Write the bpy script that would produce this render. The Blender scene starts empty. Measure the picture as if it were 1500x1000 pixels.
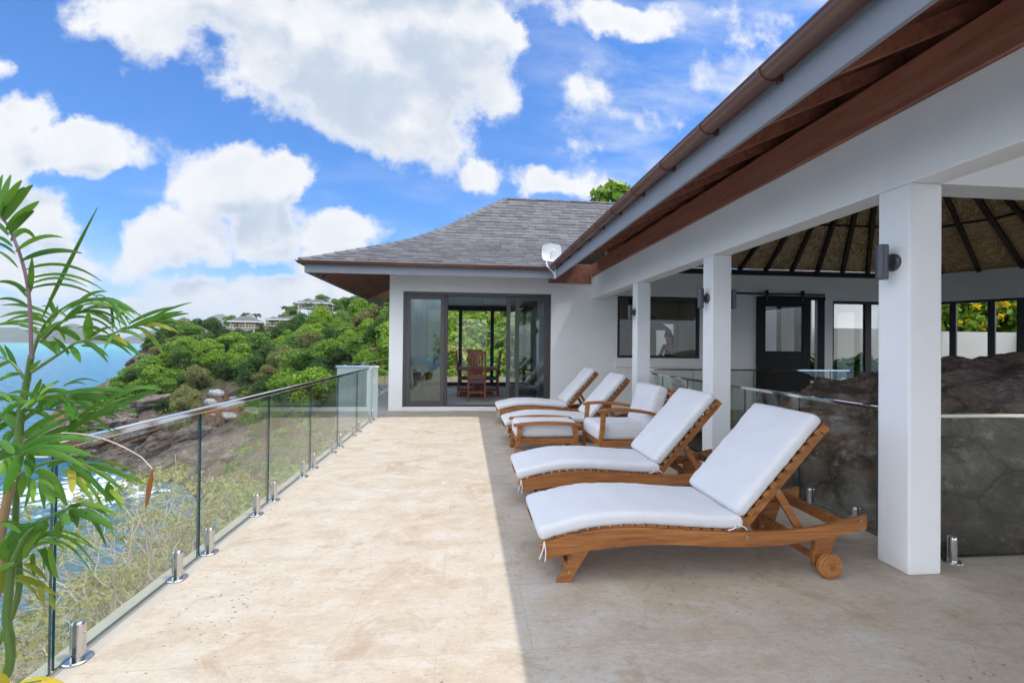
import bpy, bmesh, math, random
import numpy as np
from mathutils import Vector, Matrix, noise as mnoise
R = math.radians
sc = bpy.context.scene
COL = sc.collection

# ---------------------------------------------------------------- camera
EYE = Vector((0.0, 0.0, 1.45))
FPX, VPX, VPY, TILT = 685.0, 682.0, 505.0, 0.0105
_y = Vector((VPX - 750, 500 - VPY, -FPX)).normalized()
_h = Vector((VPX + 250, 500 - (VPY + 1000 * TILT), -FPX))
_z = _h.cross(_y).normalized()
if _z.y < 0: _z = -_z
_x = _y.cross(_z)
CAMROT = Matrix((_x, _y, _z))
cam_data = bpy.data.cameras.new('camera')
cam = bpy.data.objects.new('camera', cam_data); COL.objects.link(cam)
cam.matrix_world = Matrix.Translation(EYE) @ CAMROT.to_4x4()
cam_data.sensor_width = 36; cam_data.lens = 36 * FPX / 1500
cam_data.clip_start = 0.05; cam_data.clip_end = 40000
sc.camera = cam
def at(px, py, Y):
    """world point seen in direction of photo pixel at depth Y (authoring aid for measured positions)"""
    d = CAMROT @ Vector((px - 750, 500 - py, -FPX))
    return EYE + d * (Y / d.y)

# ---------------------------------------------------------------- exposure, sun, sky
sc.view_settings.view_transform = 'Standard'
sc.view_settings.look = 'None'
sc.view_settings.exposure = 0.80
sc.view_settings.gamma = 1.0
sc.render.film_transparent = False
sc.cycles.max_bounces = 10
sc.cycles.diffuse_bounces = 5
sc.cycles.glossy_bounces = 5
sc.cycles.transparent_max_bounces = 24
sc.cycles.use_denoising = True
SUN_TO = Vector((0.447, -0.09, 1.0)).normalized()
SUN_EL = math.asin(SUN_TO.z); SUN_AZ = math.atan2(SUN_TO.x, SUN_TO.y)
sd = bpy.data.lights.new('sun', 'SUN'); sd.energy = 2.0; sd.angle = R(0.55); sd.color = (1.0, 0.955, 0.89)
so = bpy.data.objects.new('sun', sd); COL.objects.link(so)
so.rotation_euler = SUN_TO.to_track_quat('Z', 'Y').to_euler(); so.location = (8, -4, 30)

# ---------------------------------------------------------------- node helpers
class NT:
    def __init__(s, tree): s.t = tree
    def n(s, kind, ins=None, **props):
        nd = s.t.nodes.new(kind)
        for k, v in props.items(): setattr(nd, k, v)
        for k, v in (ins or {}).items(): s.set(nd.inputs[k], v)
        return nd
    def set(s, sock, v):
        if isinstance(v, bpy.types.NodeSocket): s.t.links.new(v, sock)
        elif isinstance(v, bpy.types.Node): s.t.links.new(v.outputs[0], sock)
        else:
            if sock.type == 'RGBA' and hasattr(v, '__len__') and len(v) == 3: v = (*v, 1)
            sock.default_value = v
    def m(s, op, a, b=None, c=None, clamp=False):
        nd = s.t.nodes.new('ShaderNodeMath'); nd.operation = op; nd.use_clamp = clamp
        for i, v in enumerate((a, b, c)):
            if v is not None: s.set(nd.inputs[i], v)
        return nd.outputs[0]
    def vm(s, op, a, b=None, scale=None):
        nd = s.t.nodes.new('ShaderNodeVectorMath'); nd.operation = op
        s.set(nd.inputs[0], a)
        if b is not None: s.set(nd.inputs[1], b)
        if scale is not None: s.set(nd.inputs['Scale'], scale)
        return nd.outputs[1] if op in ('LENGTH', 'DOT_PRODUCT', 'DISTANCE') else nd.outputs[0]
    def mix(s, f, a, b, blend='MIX'):
        nd = s.t.nodes.new('ShaderNodeMix'); nd.data_type = 'RGBA'; nd.blend_type = blend
        s.set(nd.inputs[0], f); s.set(nd.inputs[6], a); s.set(nd.inputs[7], b)
        return nd.outputs[2]
    def ss(s, x, lo, hi, a=0.0, b=1.0):
        nd = s.t.nodes.new('ShaderNodeMapRange'); nd.interpolation_type = 'SMOOTHSTEP'
        s.set(nd.inputs[0], x)
        for i, v in enumerate((lo, hi, a, b)): s.set(nd.inputs[i + 1], v)
        return nd.outputs[0]
    def noise(s, vec, scale, detail=4, rough=0.55, dist=0.0):
        nd = s.n('ShaderNodeTexNoise', {'Scale': scale, 'Detail': detail, 'Roughness': rough, 'Distortion': dist})
        if vec is not None: s.set(nd.inputs['Vector'], vec)
        return nd.outputs['Fac']
    def ramp(s, f, stops):
        nd = s.t.nodes.new('ShaderNodeValToRGB'); s.set(nd.inputs[0], f)
        el = nd.color_ramp.elements
        while len(el) < len(stops): el.new(0.5)
        for e, (p, c) in zip(el, stops): e.position = p; e.color = (*c, 1) if len(c) == 3 else c
        return nd.outputs[0]
    def mapping(s, vec, scale=(1, 1, 1), rot=(0, 0, 0), loc=(0, 0, 0)):
        return s.n('ShaderNodeMapping', {'Vector': vec, 'Scale': scale, 'Rotation': rot, 'Location': loc}).outputs[0]

def sky_world():
    w = bpy.data.worlds.new('World'); sc.world = w; w.use_nodes = True
    t = w.node_tree; t.nodes.clear(); k = NT(t)
    sky = k.n('ShaderNodeTexSky', sky_type='NISHITA', sun_disc=False, sun_elevation=SUN_EL, sun_rotation=SUN_AZ,
              altitude=20, air_density=1.0, dust_density=0.6, ozone_density=2.2)
    blue = k.mix(1.0, sky.outputs[0], (0.285, 0.74, 1.25), 'MULTIPLY')
    geo = k.n('ShaderNodeTexCoord').outputs['Generated']
    sep = k.n('ShaderNodeSeparateXYZ', {0: geo})
    X, Y, Z = sep.outputs
    ys = k.m('MAXIMUM', Y, 0.12)
    P0 = k.n('ShaderNodeCombineXYZ', {0: k.m('DIVIDE', X, ys), 1: k.m('DIVIDE', Z, ys), 2: 0.0}).outputs[0]
    # cloud density as a node group so that it can be sampled twice (second sample gives the lit side)
    g = bpy.data.node_groups.new('cloud_density', 'ShaderNodeTree')
    g.interface.new_socket('P', in_out='INPUT', socket_type='NodeSocketVector')
    g.interface.new_socket('D', in_out='OUTPUT', socket_type='NodeSocketFloat')
    q = NT(g); gi = g.nodes.new('NodeGroupInput'); go = g.nodes.new('NodeGroupOutput')
    P = gi.outputs[0]
    warp = q.n('ShaderNodeTexNoise', {'Vector': P, 'Scale': 3.6, 'Detail': 6, 'Roughness': 0.62})
    P = q.vm('ADD', P, q.vm('MULTIPLY', q.vm('SUBTRACT', warp.outputs['Color'], (0.5, 0.5, 0.5)), (0.24, 0.19, 0.0)))
    # (photo px centre, radii px, rotation deg, weight)
    E = [((330, 10), (180, 110), 10, 1), ((480, 90), (230, 135), 22, 1.2), ((620, 70), (150, 170), 0, 1.2), ((610, 200), (120, 75), 15, 1.0),
         ((250, 60), (110, 60), 35, .7), ((705, 250), (50, 46), 0, .9), ((815, 265), (85, 38), 0, 1.0), ((715, 30), (60, 60), 0, .9),
         ((350, 290), (85, 60), 0, 1.15), ((300, 365), (110, 48), 0, 1.1), ((405, 350), (75, 50), 0, 1.1), ((420, 275), (45, 40), 0, 1.0),
         ((95, 205), (60, 45), 10, 1.0), ((130, 250), (150, 42), 3, 1.1), ((20, 270), (80, 50), 0, .9), ((85, 330), (85, 45), 0, .9), ((70, 400), (160, 40), 0, .8),
         ((515, 350), (75, 38), 0, 1.1), ((470, 385), (60, 30), 0, .8), ((360, 440), (120, 36), 0, 1.15), ((450, 425), (90, 30), 0, 1.1), ((250, 455), (110, 22), 0, .8), ((60, 460), (150, 22), 0, .9),
         ((930, 0), (130, 36), -3, .8), ((60, 135), (26, 24), 0, .6), ((900, 150), (220, 60), -22, .16), ((1050, 70), (170, 60), -22, .22), ((540, 420), (80, 40), 0, .9),
         ((560, -60), (300, 90), 0, 1.1), ((1180, 40), (120, 80), 0, .2)]
    best = None
    for (cx, cy), (rx, ry), rot, wt in E:
        mp = q.mapping(P, scale=(FPX / rx, FPX / ry, 1))
        mp.node.vector_type = 'TEXTURE'
        mp.node.inputs['Location'].default_value = ((cx - VPX) / FPX, (VPY - cy) / FPX, 0)
        mp.node.inputs['Rotation'].default_value = (0, 0, R(-rot))
        mp.node.inputs['Scale'].default_value = (rx / FPX, ry / FPX, 1)
        ln = q.vm('LENGTH', mp)
        e = q.m('MULTIPLY_ADD', ln, -wt, wt)
        best = e if best is None else q.m('SMOOTH_MAX', best, e, 0.18)
    n1 = q.noise(gi.outputs[0], 5.5, 8, 0.62)
    n2 = q.n('ShaderNodeTexVoronoi', {'Vector': P, 'Scale': 11.0}, feature='SMOOTH_F1').outputs['Distance']
    d = q.m('ADD', best, q.m('MULTIPLY', q.m('SUBTRACT', n1, 0.5), 1.9))
    d = q.m('ADD', d, q.m('MULTIPLY', q.m('SUBTRACT', 0.42, n2), 0.55))
    q.set(go.inputs[0], d)
    def dens(p):
        nd = t.nodes.new('ShaderNodeGroup'); nd.node_tree = g; k.set(nd.inputs[0], p); return nd.outputs[0]
    D = dens(P0)
    D2 = dens(k.vm('ADD', P0, (-0.02, 0.075, 0)))
    cover = k.m('POWER', k.ss(D, 0.02, 0.40), 0.9)
    V0 = k.n('ShaderNodeSeparateXYZ', {0: P0}).outputs[1]; U0 = k.n('ShaderNodeSeparateXYZ', {0: P0}).outputs[0]
    wisp = k.noise(k.mapping(P0, scale=(2.2, 6, 1), rot=(0, 0, R(24))), 1.8, 7, 0.62, 0.25)
    wreg = k.m('MULTIPLY', k.ss(U0, -0.02, 0.40), k.ss(V0, 0.15, 0.40))
    wmask = k.m('MULTIPLY', k.m('MULTIPLY', k.ss(wisp, 0.34, 0.82), wreg), 0.66)
    low = k.m('ADD', k.m('MULTIPLY', k.ss(V0, 0.20, 0.0), 0.60), k.m('MULTIPLY', k.ss(k.noise(k.mapping(P0, scale=(1.5, 5, 1)), 2.2, 6, 0.6), 0.42, 0.75), k.m('MULTIPLY', k.ss(V0, 0.5, 0.2), 0.35)), clamp=True)
    cover = k.m('SUBTRACT', 1.0, k.m('MULTIPLY', k.m('SUBTRACT', 1.0, cover), k.m('MULTIPLY', k.m('SUBTRACT', 1.0, wmask), k.m('SUBTRACT', 1.0, low))), clamp=True)
    front = k.ss(Y, 0.14, 0.3)
    # light from above: where the cloud is thicker overhead than here the base turns blue grey
    shade = k.m('MULTIPLY', k.ss(k.m('SUBTRACT', D2, k.m('MULTIPLY', D, 0.55)), -0.10, 0.60), k.ss(D, 0.10, 0.6))
    puff = k.ss(k.noise(P0, 9.0, 6, 0.6), 0.35, 0.68)
    tone = k.m('SUBTRACT', 1.0, k.m('ADD', k.m('MULTIPLY', shade, 0.85), k.m('MULTIPLY', k.m('MULTIPLY', puff, k.ss(D, 0.2, 0.8)), 0.28)), clamp=True)
    ccol = k.mix(tone, (3.25, 3.75, 4.5), (5.55, 5.6, 5.68))
    col = k.mix(cover, blue, ccol)
    # the half of the sky behind the camera: unseen cumulus made extra bright to lift the shade, blue gaps, dimmer towards the horizon
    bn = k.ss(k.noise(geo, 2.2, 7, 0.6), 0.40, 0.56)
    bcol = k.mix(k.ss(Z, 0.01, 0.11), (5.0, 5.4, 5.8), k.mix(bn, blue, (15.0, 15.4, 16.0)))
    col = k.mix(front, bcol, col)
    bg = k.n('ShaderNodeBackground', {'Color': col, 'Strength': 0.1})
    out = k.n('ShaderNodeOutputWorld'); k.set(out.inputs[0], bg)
    w.cycles.sampling_method = 'MANUAL'; w.cycles.sample_map_resolution = 512
sky_world()

# ---------------------------------------------------------------- materials
MATS = {}
def mat(name, color=(0.5, 0.5, 0.5), rough=0.6, metal=0.0, spec=0.5, coat=0.0):
    m = bpy.data.materials.new(name); m.use_nodes = True
    t = m.node_tree; k = NT(t); b = t.nodes['Principled BSDF']
    b.inputs['Base Color'].default_value = (*color, 1); b.inputs['Roughness'].default_value = rough
    b.inputs['Metallic'].default_value = metal; b.inputs['Specular IOR Level'].default_value = spec
    b.inputs['Coat Weight'].default_value = coat
    MATS[name] = m
    return m, k, b
def objco(k): return k.n('ShaderNodeTexCoord').outputs['Object']
def bump(k, b, h, strength=0.3, dist=0.01):
    k.set(b.inputs['Normal'], k.n('ShaderNodeBump', {'Height': h, 'Strength': strength, 'Distance': dist}))

def m_travertine():
    m, k, b = mat('travertine', rough=0.62, spec=0.35)
    co = objco(k)
    br = k.n('ShaderNodeTexBrick', {'Vector': k.mapping(co, loc=(0.12, 0.215, 0)), 'Color1': (0.0, 0, 0), 'Color2': (1, 1, 1), 'Mortar': (0.5, 0.5, 0.5),
                                    'Scale': 1.0, 'Mortar Size': 0.0035, 'Mortar Smooth': 0.3, 'Bias': 0.0, 'Brick Width': 0.915, 'Row Height': 0.61})
    br.offset = 0.5
    n1 = k.noise(k.mapping(co, scale=(1.0, 2.2, 1)), 1.3, 9, 0.62, 0.6)
    n2 = k.noise(k.mapping(co, scale=(1, 2.6, 1)), 7.0, 8, 0.65)
    nf = k.noise(co, 45, 4, 0.7)
    base = k.ramp(n1, [(0.25, (0.416, 0.331, 0.238)), (0.42, (0.466, 0.388, 0.297)), (0.55, (0.491, 0.429, 0.348)), (0.72, (0.499, 0.453, 0.388))])
    mo = k.noise(k.mapping(co, scale=(1, 1.5, 1)), 3.6, 10, 0.72, 0.5)
    base = k.mix(k.m('MULTIPLY', k.ss(mo, 0.49, 0.63), 0.66), base, (0.391, 0.315, 0.233))
    base = k.mix(k.m('MULTIPLY', k.ss(mo, 0.47, 0.37), 0.70), base, (0.528, 0.495, 0.443))
    n3 = k.noise(k.mapping(co, scale=(1, 1.8, 1)), 22.0, 8, 0.75)
    base = k.mix(k.m('MULTIPLY', k.ss(n3, 0.52, 0.66), 0.60), base, (0.333, 0.258, 0.186))
    base = k.mix(k.m('MULTIPLY', k.ss(n3, 0.46, 0.34), 0.50), base, (0.566, 0.531, 0.479))
    gr = k.noise(co, 110, 3, 0.6)
    base = k.mix(k.m('MULTIPLY', k.ss(gr, 0.55, 0.70), 0.42), base, (0.300, 0.233, 0.170))
    base = k.mix(k.m('MULTIPLY', br.outputs['Color'], 0.16), base, (0.424, 0.343, 0.257))
    base = k.mix(k.m('MULTIPLY', br.outputs['Fac'], 0.26), base, (0.300, 0.229, 0.158))
    st = k.noise(co, 1.7, 7, 0.74, 0.9)
    base = k.mix(k.m('MULTIPLY', k.ss(st, 0.54, 0.66), 0.62), base, (0.350, 0.245, 0.155))
    # open pores: scattered dark specks, denser in patches
    v = k.n('ShaderNodeTexVoronoi', {'Vector': k.mapping(co, scale=(1.0, 1.7, 1)), 'Scale': 24.0, 'Randomness': 1.0})
    patch = k.ss(k.noise(co, 0.9, 3, 0.5), 0.40, 0.64)
    rad = k.m('MULTIPLY', k.m('MULTIPLY', k.n('ShaderNodeSeparateColor', {0: v.outputs['Color']}).outputs[0], patch), 0.24)
    pore = k.m('LESS_THAN', v.outputs['Distance'], rad)
    base = k.mix(k.m('MULTIPLY', pore, 0.75), base, (0.084, 0.066, 0.047))
    v2 = k.n('ShaderNodeTexVoronoi', {'Vector': co, 'Scale': 6.5, 'Randomness': 1.0})
    rad2 = k.m('MULTIPLY', k.m('POWER', k.n('ShaderNodeSeparateColor', {0: v2.outputs['Color']}).outputs[1], 6.0), 0.06)
    chip = k.m('LESS_THAN', v2.outputs['Distance'], rad2)
    base = k.mix(k.m('MULTIPLY', chip, 0.85), base, (0.058, 0.045, 0.035))
    k.set(b.inputs['Base Color'], base)
    h = k.m('SUBTRACT', k.m('MULTIPLY', n2, 0.3), k.m('ADD', k.m('ADD', pore, chip), k.m('MULTIPLY', br.outputs['Fac'], 0.7)))
    bump(k, b, h, 0.35, 0.004)
    k.set(b.inputs['Roughness'], k.ss(n2, 0.2, 0.8, 0.5, 0.75))
m_travertine()

def m_plaster(name, col):
    m, k, b = mat(name, col, 0.75, spec=0.3)
    co = objco(k)
    n = k.noise(co, 1.4, 5, 0.6); f = k.noise(co, 120, 3, 0.6)
    c0 = k.mix(k.m('MULTIPLY', k.ss(n, 0.35, 0.75), 0.6), col, tuple(c * 0.91 for c in col))
    zz = k.n('ShaderNodeSeparateXYZ', {0: co}).outputs[2]
    dirt = k.m('MULTIPLY', k.ss(k.m('ADD', zz, k.m('MULTIPLY', k.noise(co, 6, 5, 0.7), 0.22)), 0.22, 0.06), 0.30)
    k.set(b.inputs['Base Color'], k.mix(dirt, c0, tuple(c * q for c, q in zip(col, (0.62, 0.55, 0.46)))))
    bump(k, b, k.m('ADD', f, k.m('MULTIPLY', k.noise(co, 9, 3), 0.6)), 0.12, 0.004)
m_plaster('white_plaster', (0.86, 0.85, 0.83))
m_plaster('white_column_paint', (0.87, 0.87, 0.87))
m_plaster('cream_plaster', (0.66, 0.59, 0.46))
m_plaster('house_plaster', (0.42, 0.29, 0.19))
m_plaster('shaded_plaster', (0.50, 0.49, 0.46))  # white plaster greyed: the shade on the garden walls is in this colour
m_plaster('grey_fascia_paint', (0.26, 0.27, 0.305))
m_plaster('concrete_kerb', (0.46, 0.43, 0.37))
m_plaster('grey_tile', (0.48, 0.47, 0.46))

def m_wood(name, dark, mid, light, axis=0, rough=0.5, scale=1.0):
    m, k, b = mat(name, mid, rough, spec=0.4)
    co = objco(k)
    s = [14.0, 14.0, 14.0]; s[axis] = 1.1
    v = k.mapping(co, scale=tuple(x * scale for x in s))
    oi = k.n('ShaderNodeObjectInfo').outputs['Random']
    v = k.vm('ADD', v, k.n('ShaderNodeCombineXYZ', {0: k.m('MULTIPLY', oi, 37), 1: k.m('MULTIPLY', oi, 11), 2: 0.0}).outputs[0])
    n = k.noise(v, 1.0, 7, 0.62, 1.2)
    w = k.noise(v, 5.0, 3, 0.6)
    c = k.ramp(n, [(0.28, dark), (0.5, mid), (0.72, light)])
    c = k.mix(k.m('MULTIPLY', k.ss(w, 0.5, 0.8), 0.4), c, dark)
    c = k.mix(k.m('MULTIPLY', oi, 0.25), c, light)
    k.set(b.inputs['Base Color'], c)
    k.set(b.inputs['Roughness'], k.ss(n, 0.2, 0.8, rough + 0.1, rough - 0.08))
    bump(k, b, k.m('ADD', n, k.m('MULTIPLY', w, 0.4)), 0.18, 0.003)
m_wood('teak', (0.12, 0.036, 0.009), (0.32, 0.118, 0.030), (0.48, 0.21, 0.070), scale=1.6)
m_wood('stained_eave_timber', (0.155, 0.058, 0.038), (0.29, 0.122, 0.082), (0.40, 0.185, 0.13), axis=1, rough=0.5, scale=0.6)
m_wood('mahogany', (0.10, 0.026, 0.014), (0.22, 0.062, 0.034), (0.32, 0.105, 0.055), axis=2, rough=0.4)
m_wood('dark_rafter', (0.010, 0.007, 0.006), (0.022, 0.014, 0.011), (0.035, 0.022, 0.016), axis=0, rough=0.6)
m_wood('dry_twig', (0.30, 0.25, 0.19), (0.46, 0.39, 0.31), (0.60, 0.53, 0.44), axis=2, rough=0.8)
m_wood('tree_bark', (0.14, 0.11, 0.09), (0.26, 0.22, 0.18), (0.38, 0.33, 0.28), axis=2, rough=0.85)

def m_cushion():
    m, k, b = mat('white_canvas', (0.82, 0.82, 0.83), 0.85, spec=0.15)
    co = objco(k)
    wv = k.m('ADD', k.n('ShaderNodeTexWave', {'Vector': co, 'Scale': 260.0}, bands_direction='X').outputs['Fac'],
             k.n('ShaderNodeTexWave', {'Vector': co, 'Scale': 260.0}, bands_direction='Y').outputs['Fac'])
    big = k.noise(co, 5.5, 4, 0.55, 0.4)
    k.set(b.inputs['Base Color'], k.mix(k.m('MULTIPLY', k.ss(big, 0.4, 0.8), 0.5), (0.69, 0.69, 0.705), (0.62, 0.62, 0.645)))
    bump(k, b, k.m('ADD', k.m('MULTIPLY', wv, 0.012), k.m('MULTIPLY', big, 0.8)), 0.35, 0.012)
    b.inputs['Sheen Weight'].default_value = 0.15
m_cushion()

mat('black_metal', (0.012, 0.012, 0.014), 0.45, 0.0)
mat('bronze_frame', (0.085, 0.078, 0.076), 0.42, 0.35)
mat('bronze_lamp', (0.085, 0.088, 0.10), 0.42, 0.5)
mat('gutter_brown', (0.125, 0.055, 0.040), 0.33, 0.0, coat=0.25)
mat('chrome', (0.80, 0.80, 0.80), 0.07, 1.0)
mat('brushed_steel', (0.62, 0.61, 0.60), 0.24, 1.0)
mat('white_enamel', (0.82, 0.82, 0.82), 0.3)
mat('white_ribbon', (0.8, 0.8, 0.8), 0.8)
mat('brass_bolt', (0.55, 0.52, 0.48), 0.35, 1.0)
mat('dark_cabinet', (0.012, 0.010, 0.010), 0.55, spec=0.25)
mat('screen_black', (0.01, 0.01, 0.012), 0.12)
mat('sofa_grey', (0.16, 0.19, 0.22), 0.9)
mat('blue_cloth', (0.10, 0.16, 0.24), 0.85)
mat('pale_blue', (0.45, 0.58, 0.68), 0.6)
mat('glass_edge', (0.008, 0.05, 0.052), 0.1, 0.0)
mat('terracotta', (0.35, 0.14, 0.07), 0.8)
mat('potting_soil', (0.03, 0.02, 0.015), 0.95)
mat('skin', (0.42, 0.22, 0.15), 0.55)
mat('brown_hair', (0.16, 0.085, 0.04), 0.6)
mat('dark_top', (0.02, 0.018, 0.022), 0.8)

def m_glass(name, tint, base=0.045, milk=0.0, milkcol=(0.6, 0.7, 0.66)):
    m = bpy.data.materials.new(name); m.use_nodes = True; MATS[name] = m
    t = m.node_tree; t.nodes.clear(); k = NT(t)
    ge = k.n('ShaderNodeNewGeometry')
    c = k.m('ABSOLUTE', k.vm('DOT_PRODUCT', ge.outputs['Normal'], ge.outputs['Incoming']))
    f = k.m('MULTIPLY_ADD', k.m('POWER', k.m('SUBTRACT', 1.0, c), 4.3), 1.0 - base, base, clamp=True)
    tr = k.n('ShaderNodeBsdfTransparent', {'Color': tint}).outputs[0]
    if milk:
        tr = k.n('ShaderNodeMixShader', {0: milk, 1: tr, 2: k.n('ShaderNodeBsdfDiffuse', {'Color': milkcol}).outputs[0]}).outputs[0]
    gl = k.n('ShaderNodeBsdfGlossy', {'Color': (1, 1, 1), 'Roughness': 0.0}).outputs[0]
    mx = k.n('ShaderNodeMixShader', {0: f, 1: tr, 2: gl})
    k.set(k.n('ShaderNodeOutputMaterial').inputs[0], mx)
m_glass('balustrade_glass', (0.925, 0.962, 0.945))
m_glass('door_glass', (0.70, 0.76, 0.75), 0.07)
m_glass('window_glass', (0.93, 0.95, 0.95), 0.04)
m_glass('milky_glass', (0.85, 0.92, 0.90), 0.05, 0.42, (0.70, 0.76, 0.73))

def m_shingle():
    m, k, b = mat('slate_shingle', (0.15, 0.15, 0.155), 0.7, spec=0.35)
    co = objco(k)
    rnd = k.n('ShaderNodeNewGeometry').outputs['Random Per Island']
    c = k.ramp(rnd, [(0.0, (0.085, 0.085, 0.093)), (0.5, (0.115, 0.113, 0.119)), (1.0, (0.155, 0.15, 0.155))])
    n = k.noise(k.mapping(co, scale=(30, 4, 4)), 1.0, 6, 0.65)
    c = k.mix(k.m('MULTIPLY', k.ss(n, 0.4, 0.75), 0.5), c, (0.10, 0.10, 0.108))
    c = k.mix(k.m('MULTIPLY', k.ss(k.noise(co, 1.1, 5, 0.6), 0.55, 0.8), 0.35), c, (0.22, 0.205, 0.19))
    k.set(b.inputs['Base Color'], c); bump(k, b, n, 0.4, 0.006)
m_shingle()

def m_thatch():
    m, k, b = mat('woven_bamboo_mat', (0.3, 0.2, 0.1), 0.7, spec=0.25)
    co = objco(k)
    v = k.n('ShaderNodeTexVoronoi', {'Vector': co, 'Scale': 1.25}, distance='CHEBYCHEV')
    a = k.m('MULTIPLY', k.m('ROUND', k.m('MULTIPLY', k.n('ShaderNodeSeparateColor', {0: v.outputs['Color']}).outputs[0], 3.0)), 0.785)
    rot = k.n('ShaderNodeVectorRotate', {'Vector': co, 'Angle': a}, rotation_type='Z_AXIS').outputs[0]
    br = k.n('ShaderNodeTexBrick', {'Vector': rot, 'Color1': (0.46, 0.29, 0.14), 'Color2': (0.84, 0.67, 0.43), 'Mortar': (0.035, 0.02, 0.01), 'Scale': 1.0,
                                    'Mortar Size': 0.006, 'Mortar Smooth': 0.5, 'Brick Width': 0.11, 'Row Height': 0.036})
    n = k.noise(co, 3, 4)
    k.set(b.inputs['Base Color'], k.mix(k.m('MULTIPLY', n, 0.3), br.outputs['Color'], (0.20, 0.12, 0.055)))
    bump(k, b, k.m('SUBTRACT', 1.0, br.outputs['Fac']), 0.6, 0.01)
m_thatch()

def m_leaf(name, stops, trans=0.35, rough=0.5, island=True):
    m = bpy.data.materials.new(name); m.use_nodes = True; MATS[name] = m
    t = m.node_tree; k = NT(t); b = t.nodes['Principled BSDF']
    ge = k.n('ShaderNodeNewGeometry'); oi = k.n('ShaderNodeObjectInfo').outputs['Random']
    f = k.m('ADD', k.m('MULTIPLY', ge.outputs['Random Per Island'], 0.62), k.m('MULTIPLY', oi, 0.38))
    if not island: f = k.noise(objco(k), 6, 4)
    c = k.ramp(f, stops)
    k.set(b.inputs['Base Color'], c); b.inputs['Roughness'].default_value = rough
    b.inputs['Specular IOR Level'].default_value = 0.3
    tl = k.n('ShaderNodeBsdfTranslucent', {'Color': k.mix(0.5, c, (0.25, 0.40, 0.02), 'MIX')})
    mx = k.n('ShaderNodeMixShader', {0: trans, 1: b.outputs[0], 2: tl.outputs[0]})
    k.set(t.nodes['Material Output'].inputs[0], mx)
m_leaf('leaf_bright', [(0, (0.095, 0.172, 0.018)), (0.5, (0.178, 0.312, 0.028)), (1, (0.313, 0.473, 0.037))])
m_leaf('leaf_mid', [(0, (0.058, 0.129, 0.024)), (0.5, (0.108, 0.218, 0.032)), (1, (0.198, 0.343, 0.046))])
m_leaf('leaf_dark', [(0, (0.019, 0.048, 0.014)), (0.5, (0.036, 0.083, 0.019)), (1, (0.071, 0.137, 0.028))])
m_leaf('leaf_olive', [(0, (0.108, 0.111, 0.041)), (0.5, (0.182, 0.176, 0.061)), (1, (0.284, 0.250, 0.101))])
m_leaf('leaf_dry', [(0, (0.200, 0.188, 0.056)), (0.5, (0.325, 0.312, 0.075)), (1, (0.475, 0.450, 0.125))])
m_leaf('leaf_palm', [(0, (0.029, 0.111, 0.014)), (0.5, (0.064, 0.202, 0.024)), (0.85, (0.136, 0.273, 0.030)), (1, (0.272, 0.351, 0.036))], 0.34, 0.45)
m_leaf('leaf_yellow', [(0, (0.45, 0.30, 0.02)), (0.5, (0.50, 0.38, 0.03)), (1, (0.35, 0.34, 0.05))], 0.3, 0.4)
m_leaf('leaf_lime', [(0, (0.16, 0.20, 0.02)), (0.5, (0.26, 0.28, 0.03)), (1, (0.36, 0.32, 0.05))], 0.3, 0.45)
m_leaf('leaf_dead', [(0, (0.22, 0.06, 0.02)), (1, (0.34, 0.12, 0.05))], 0.2, 0.6)
m_leaf('flower_yellow', [(0, (0.75, 0.45, 0.01)), (1, (0.80, 0.62, 0.02))], 0.3, 0.6)
m_leaf('cane_green', [(0, (0.05, 0.11, 0.02)), (0.5, (0.09, 0.16, 0.035)), (1, (0.16, 0.22, 0.05))], 0.0, 0.4, island=False)
mat('cane_purple', (0.16, 0.09, 0.11), 0.45)
mat('cane_sheath', (0.30, 0.20, 0.10), 0.8)

def m_rock(name, cols, scale=1.0, strength=0.8):
    m, k, b = mat(name, cols[1], 0.88, spec=0.25)
    co = objco(k)
    n = k.noise(co, 0.9 * scale, 9, 0.68, 0.4)
    c = k.ramp(n, [(0.3, cols[0]), (0.5, cols[1]), (0.7, cols[2])])
    cr = k.n('ShaderNodeTexVoronoi', {'Vector': k.vm('ADD', co, k.vm('SCALE', k.n('ShaderNodeTexNoise', {'Vector': co, 'Scale': 1.5 * scale, 'Detail': 5}).outputs['Color'], scale=0.8 / scale)), 'Scale': 0.9 * scale},
             feature='DISTANCE_TO_EDGE').outputs['Distance']
    crack = k.ss(cr, 0.0, 0.05, 1.0, 0.0)
    c = k.mix(k.m('MULTIPLY', crack, 0.35), c, tuple(x * 0.35 for x in cols[0]))
    n2 = k.noise(co, 6 * scale, 8, 0.7)
    c = k.mix(k.m('MULTIPLY', k.ss(n2, 0.55, 0.72), 0.5), c, tuple(min(1, x * 1.5) for x in cols[2]))
    c = k.mix(k.m('MULTIPLY', k.ss(n2, 0.45, 0.30), 0.6), c, tuple(x * 0.5 for x in cols[0]))
    li = k.noise(co, 2.6 * scale, 8, 0.75)
    c = k.mix(k.m('MULTIPLY', k.ss(li, 0.56, 0.66), 0.5), c, tuple(min(1, x * 1.55 + .03) for x in cols[2]))
    k.set(b.inputs['Base Color'], c)
    n2 = k.m('ADD', n2, k.m('MULTIPLY', k.noise(co, 26 * scale, 5, 0.7), 0.35))
    bump(k, b, k.m('SUBTRACT', k.m('ADD', n2, n), k.m('MULTIPLY', crack, 0.3)), strength, 0.12 / scale)
m_rock('boulder_rock', [(0.12, 0.088, 0.072), (0.32, 0.245, 0.205), (0.62, 0.52, 0.46)], 1.7, 1.3)
m_rock('grey_boulder', [(0.22, 0.22, 0.22), (0.34, 0.34, 0.35), (0.45, 0.45, 0.46)], 0.5)
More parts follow.
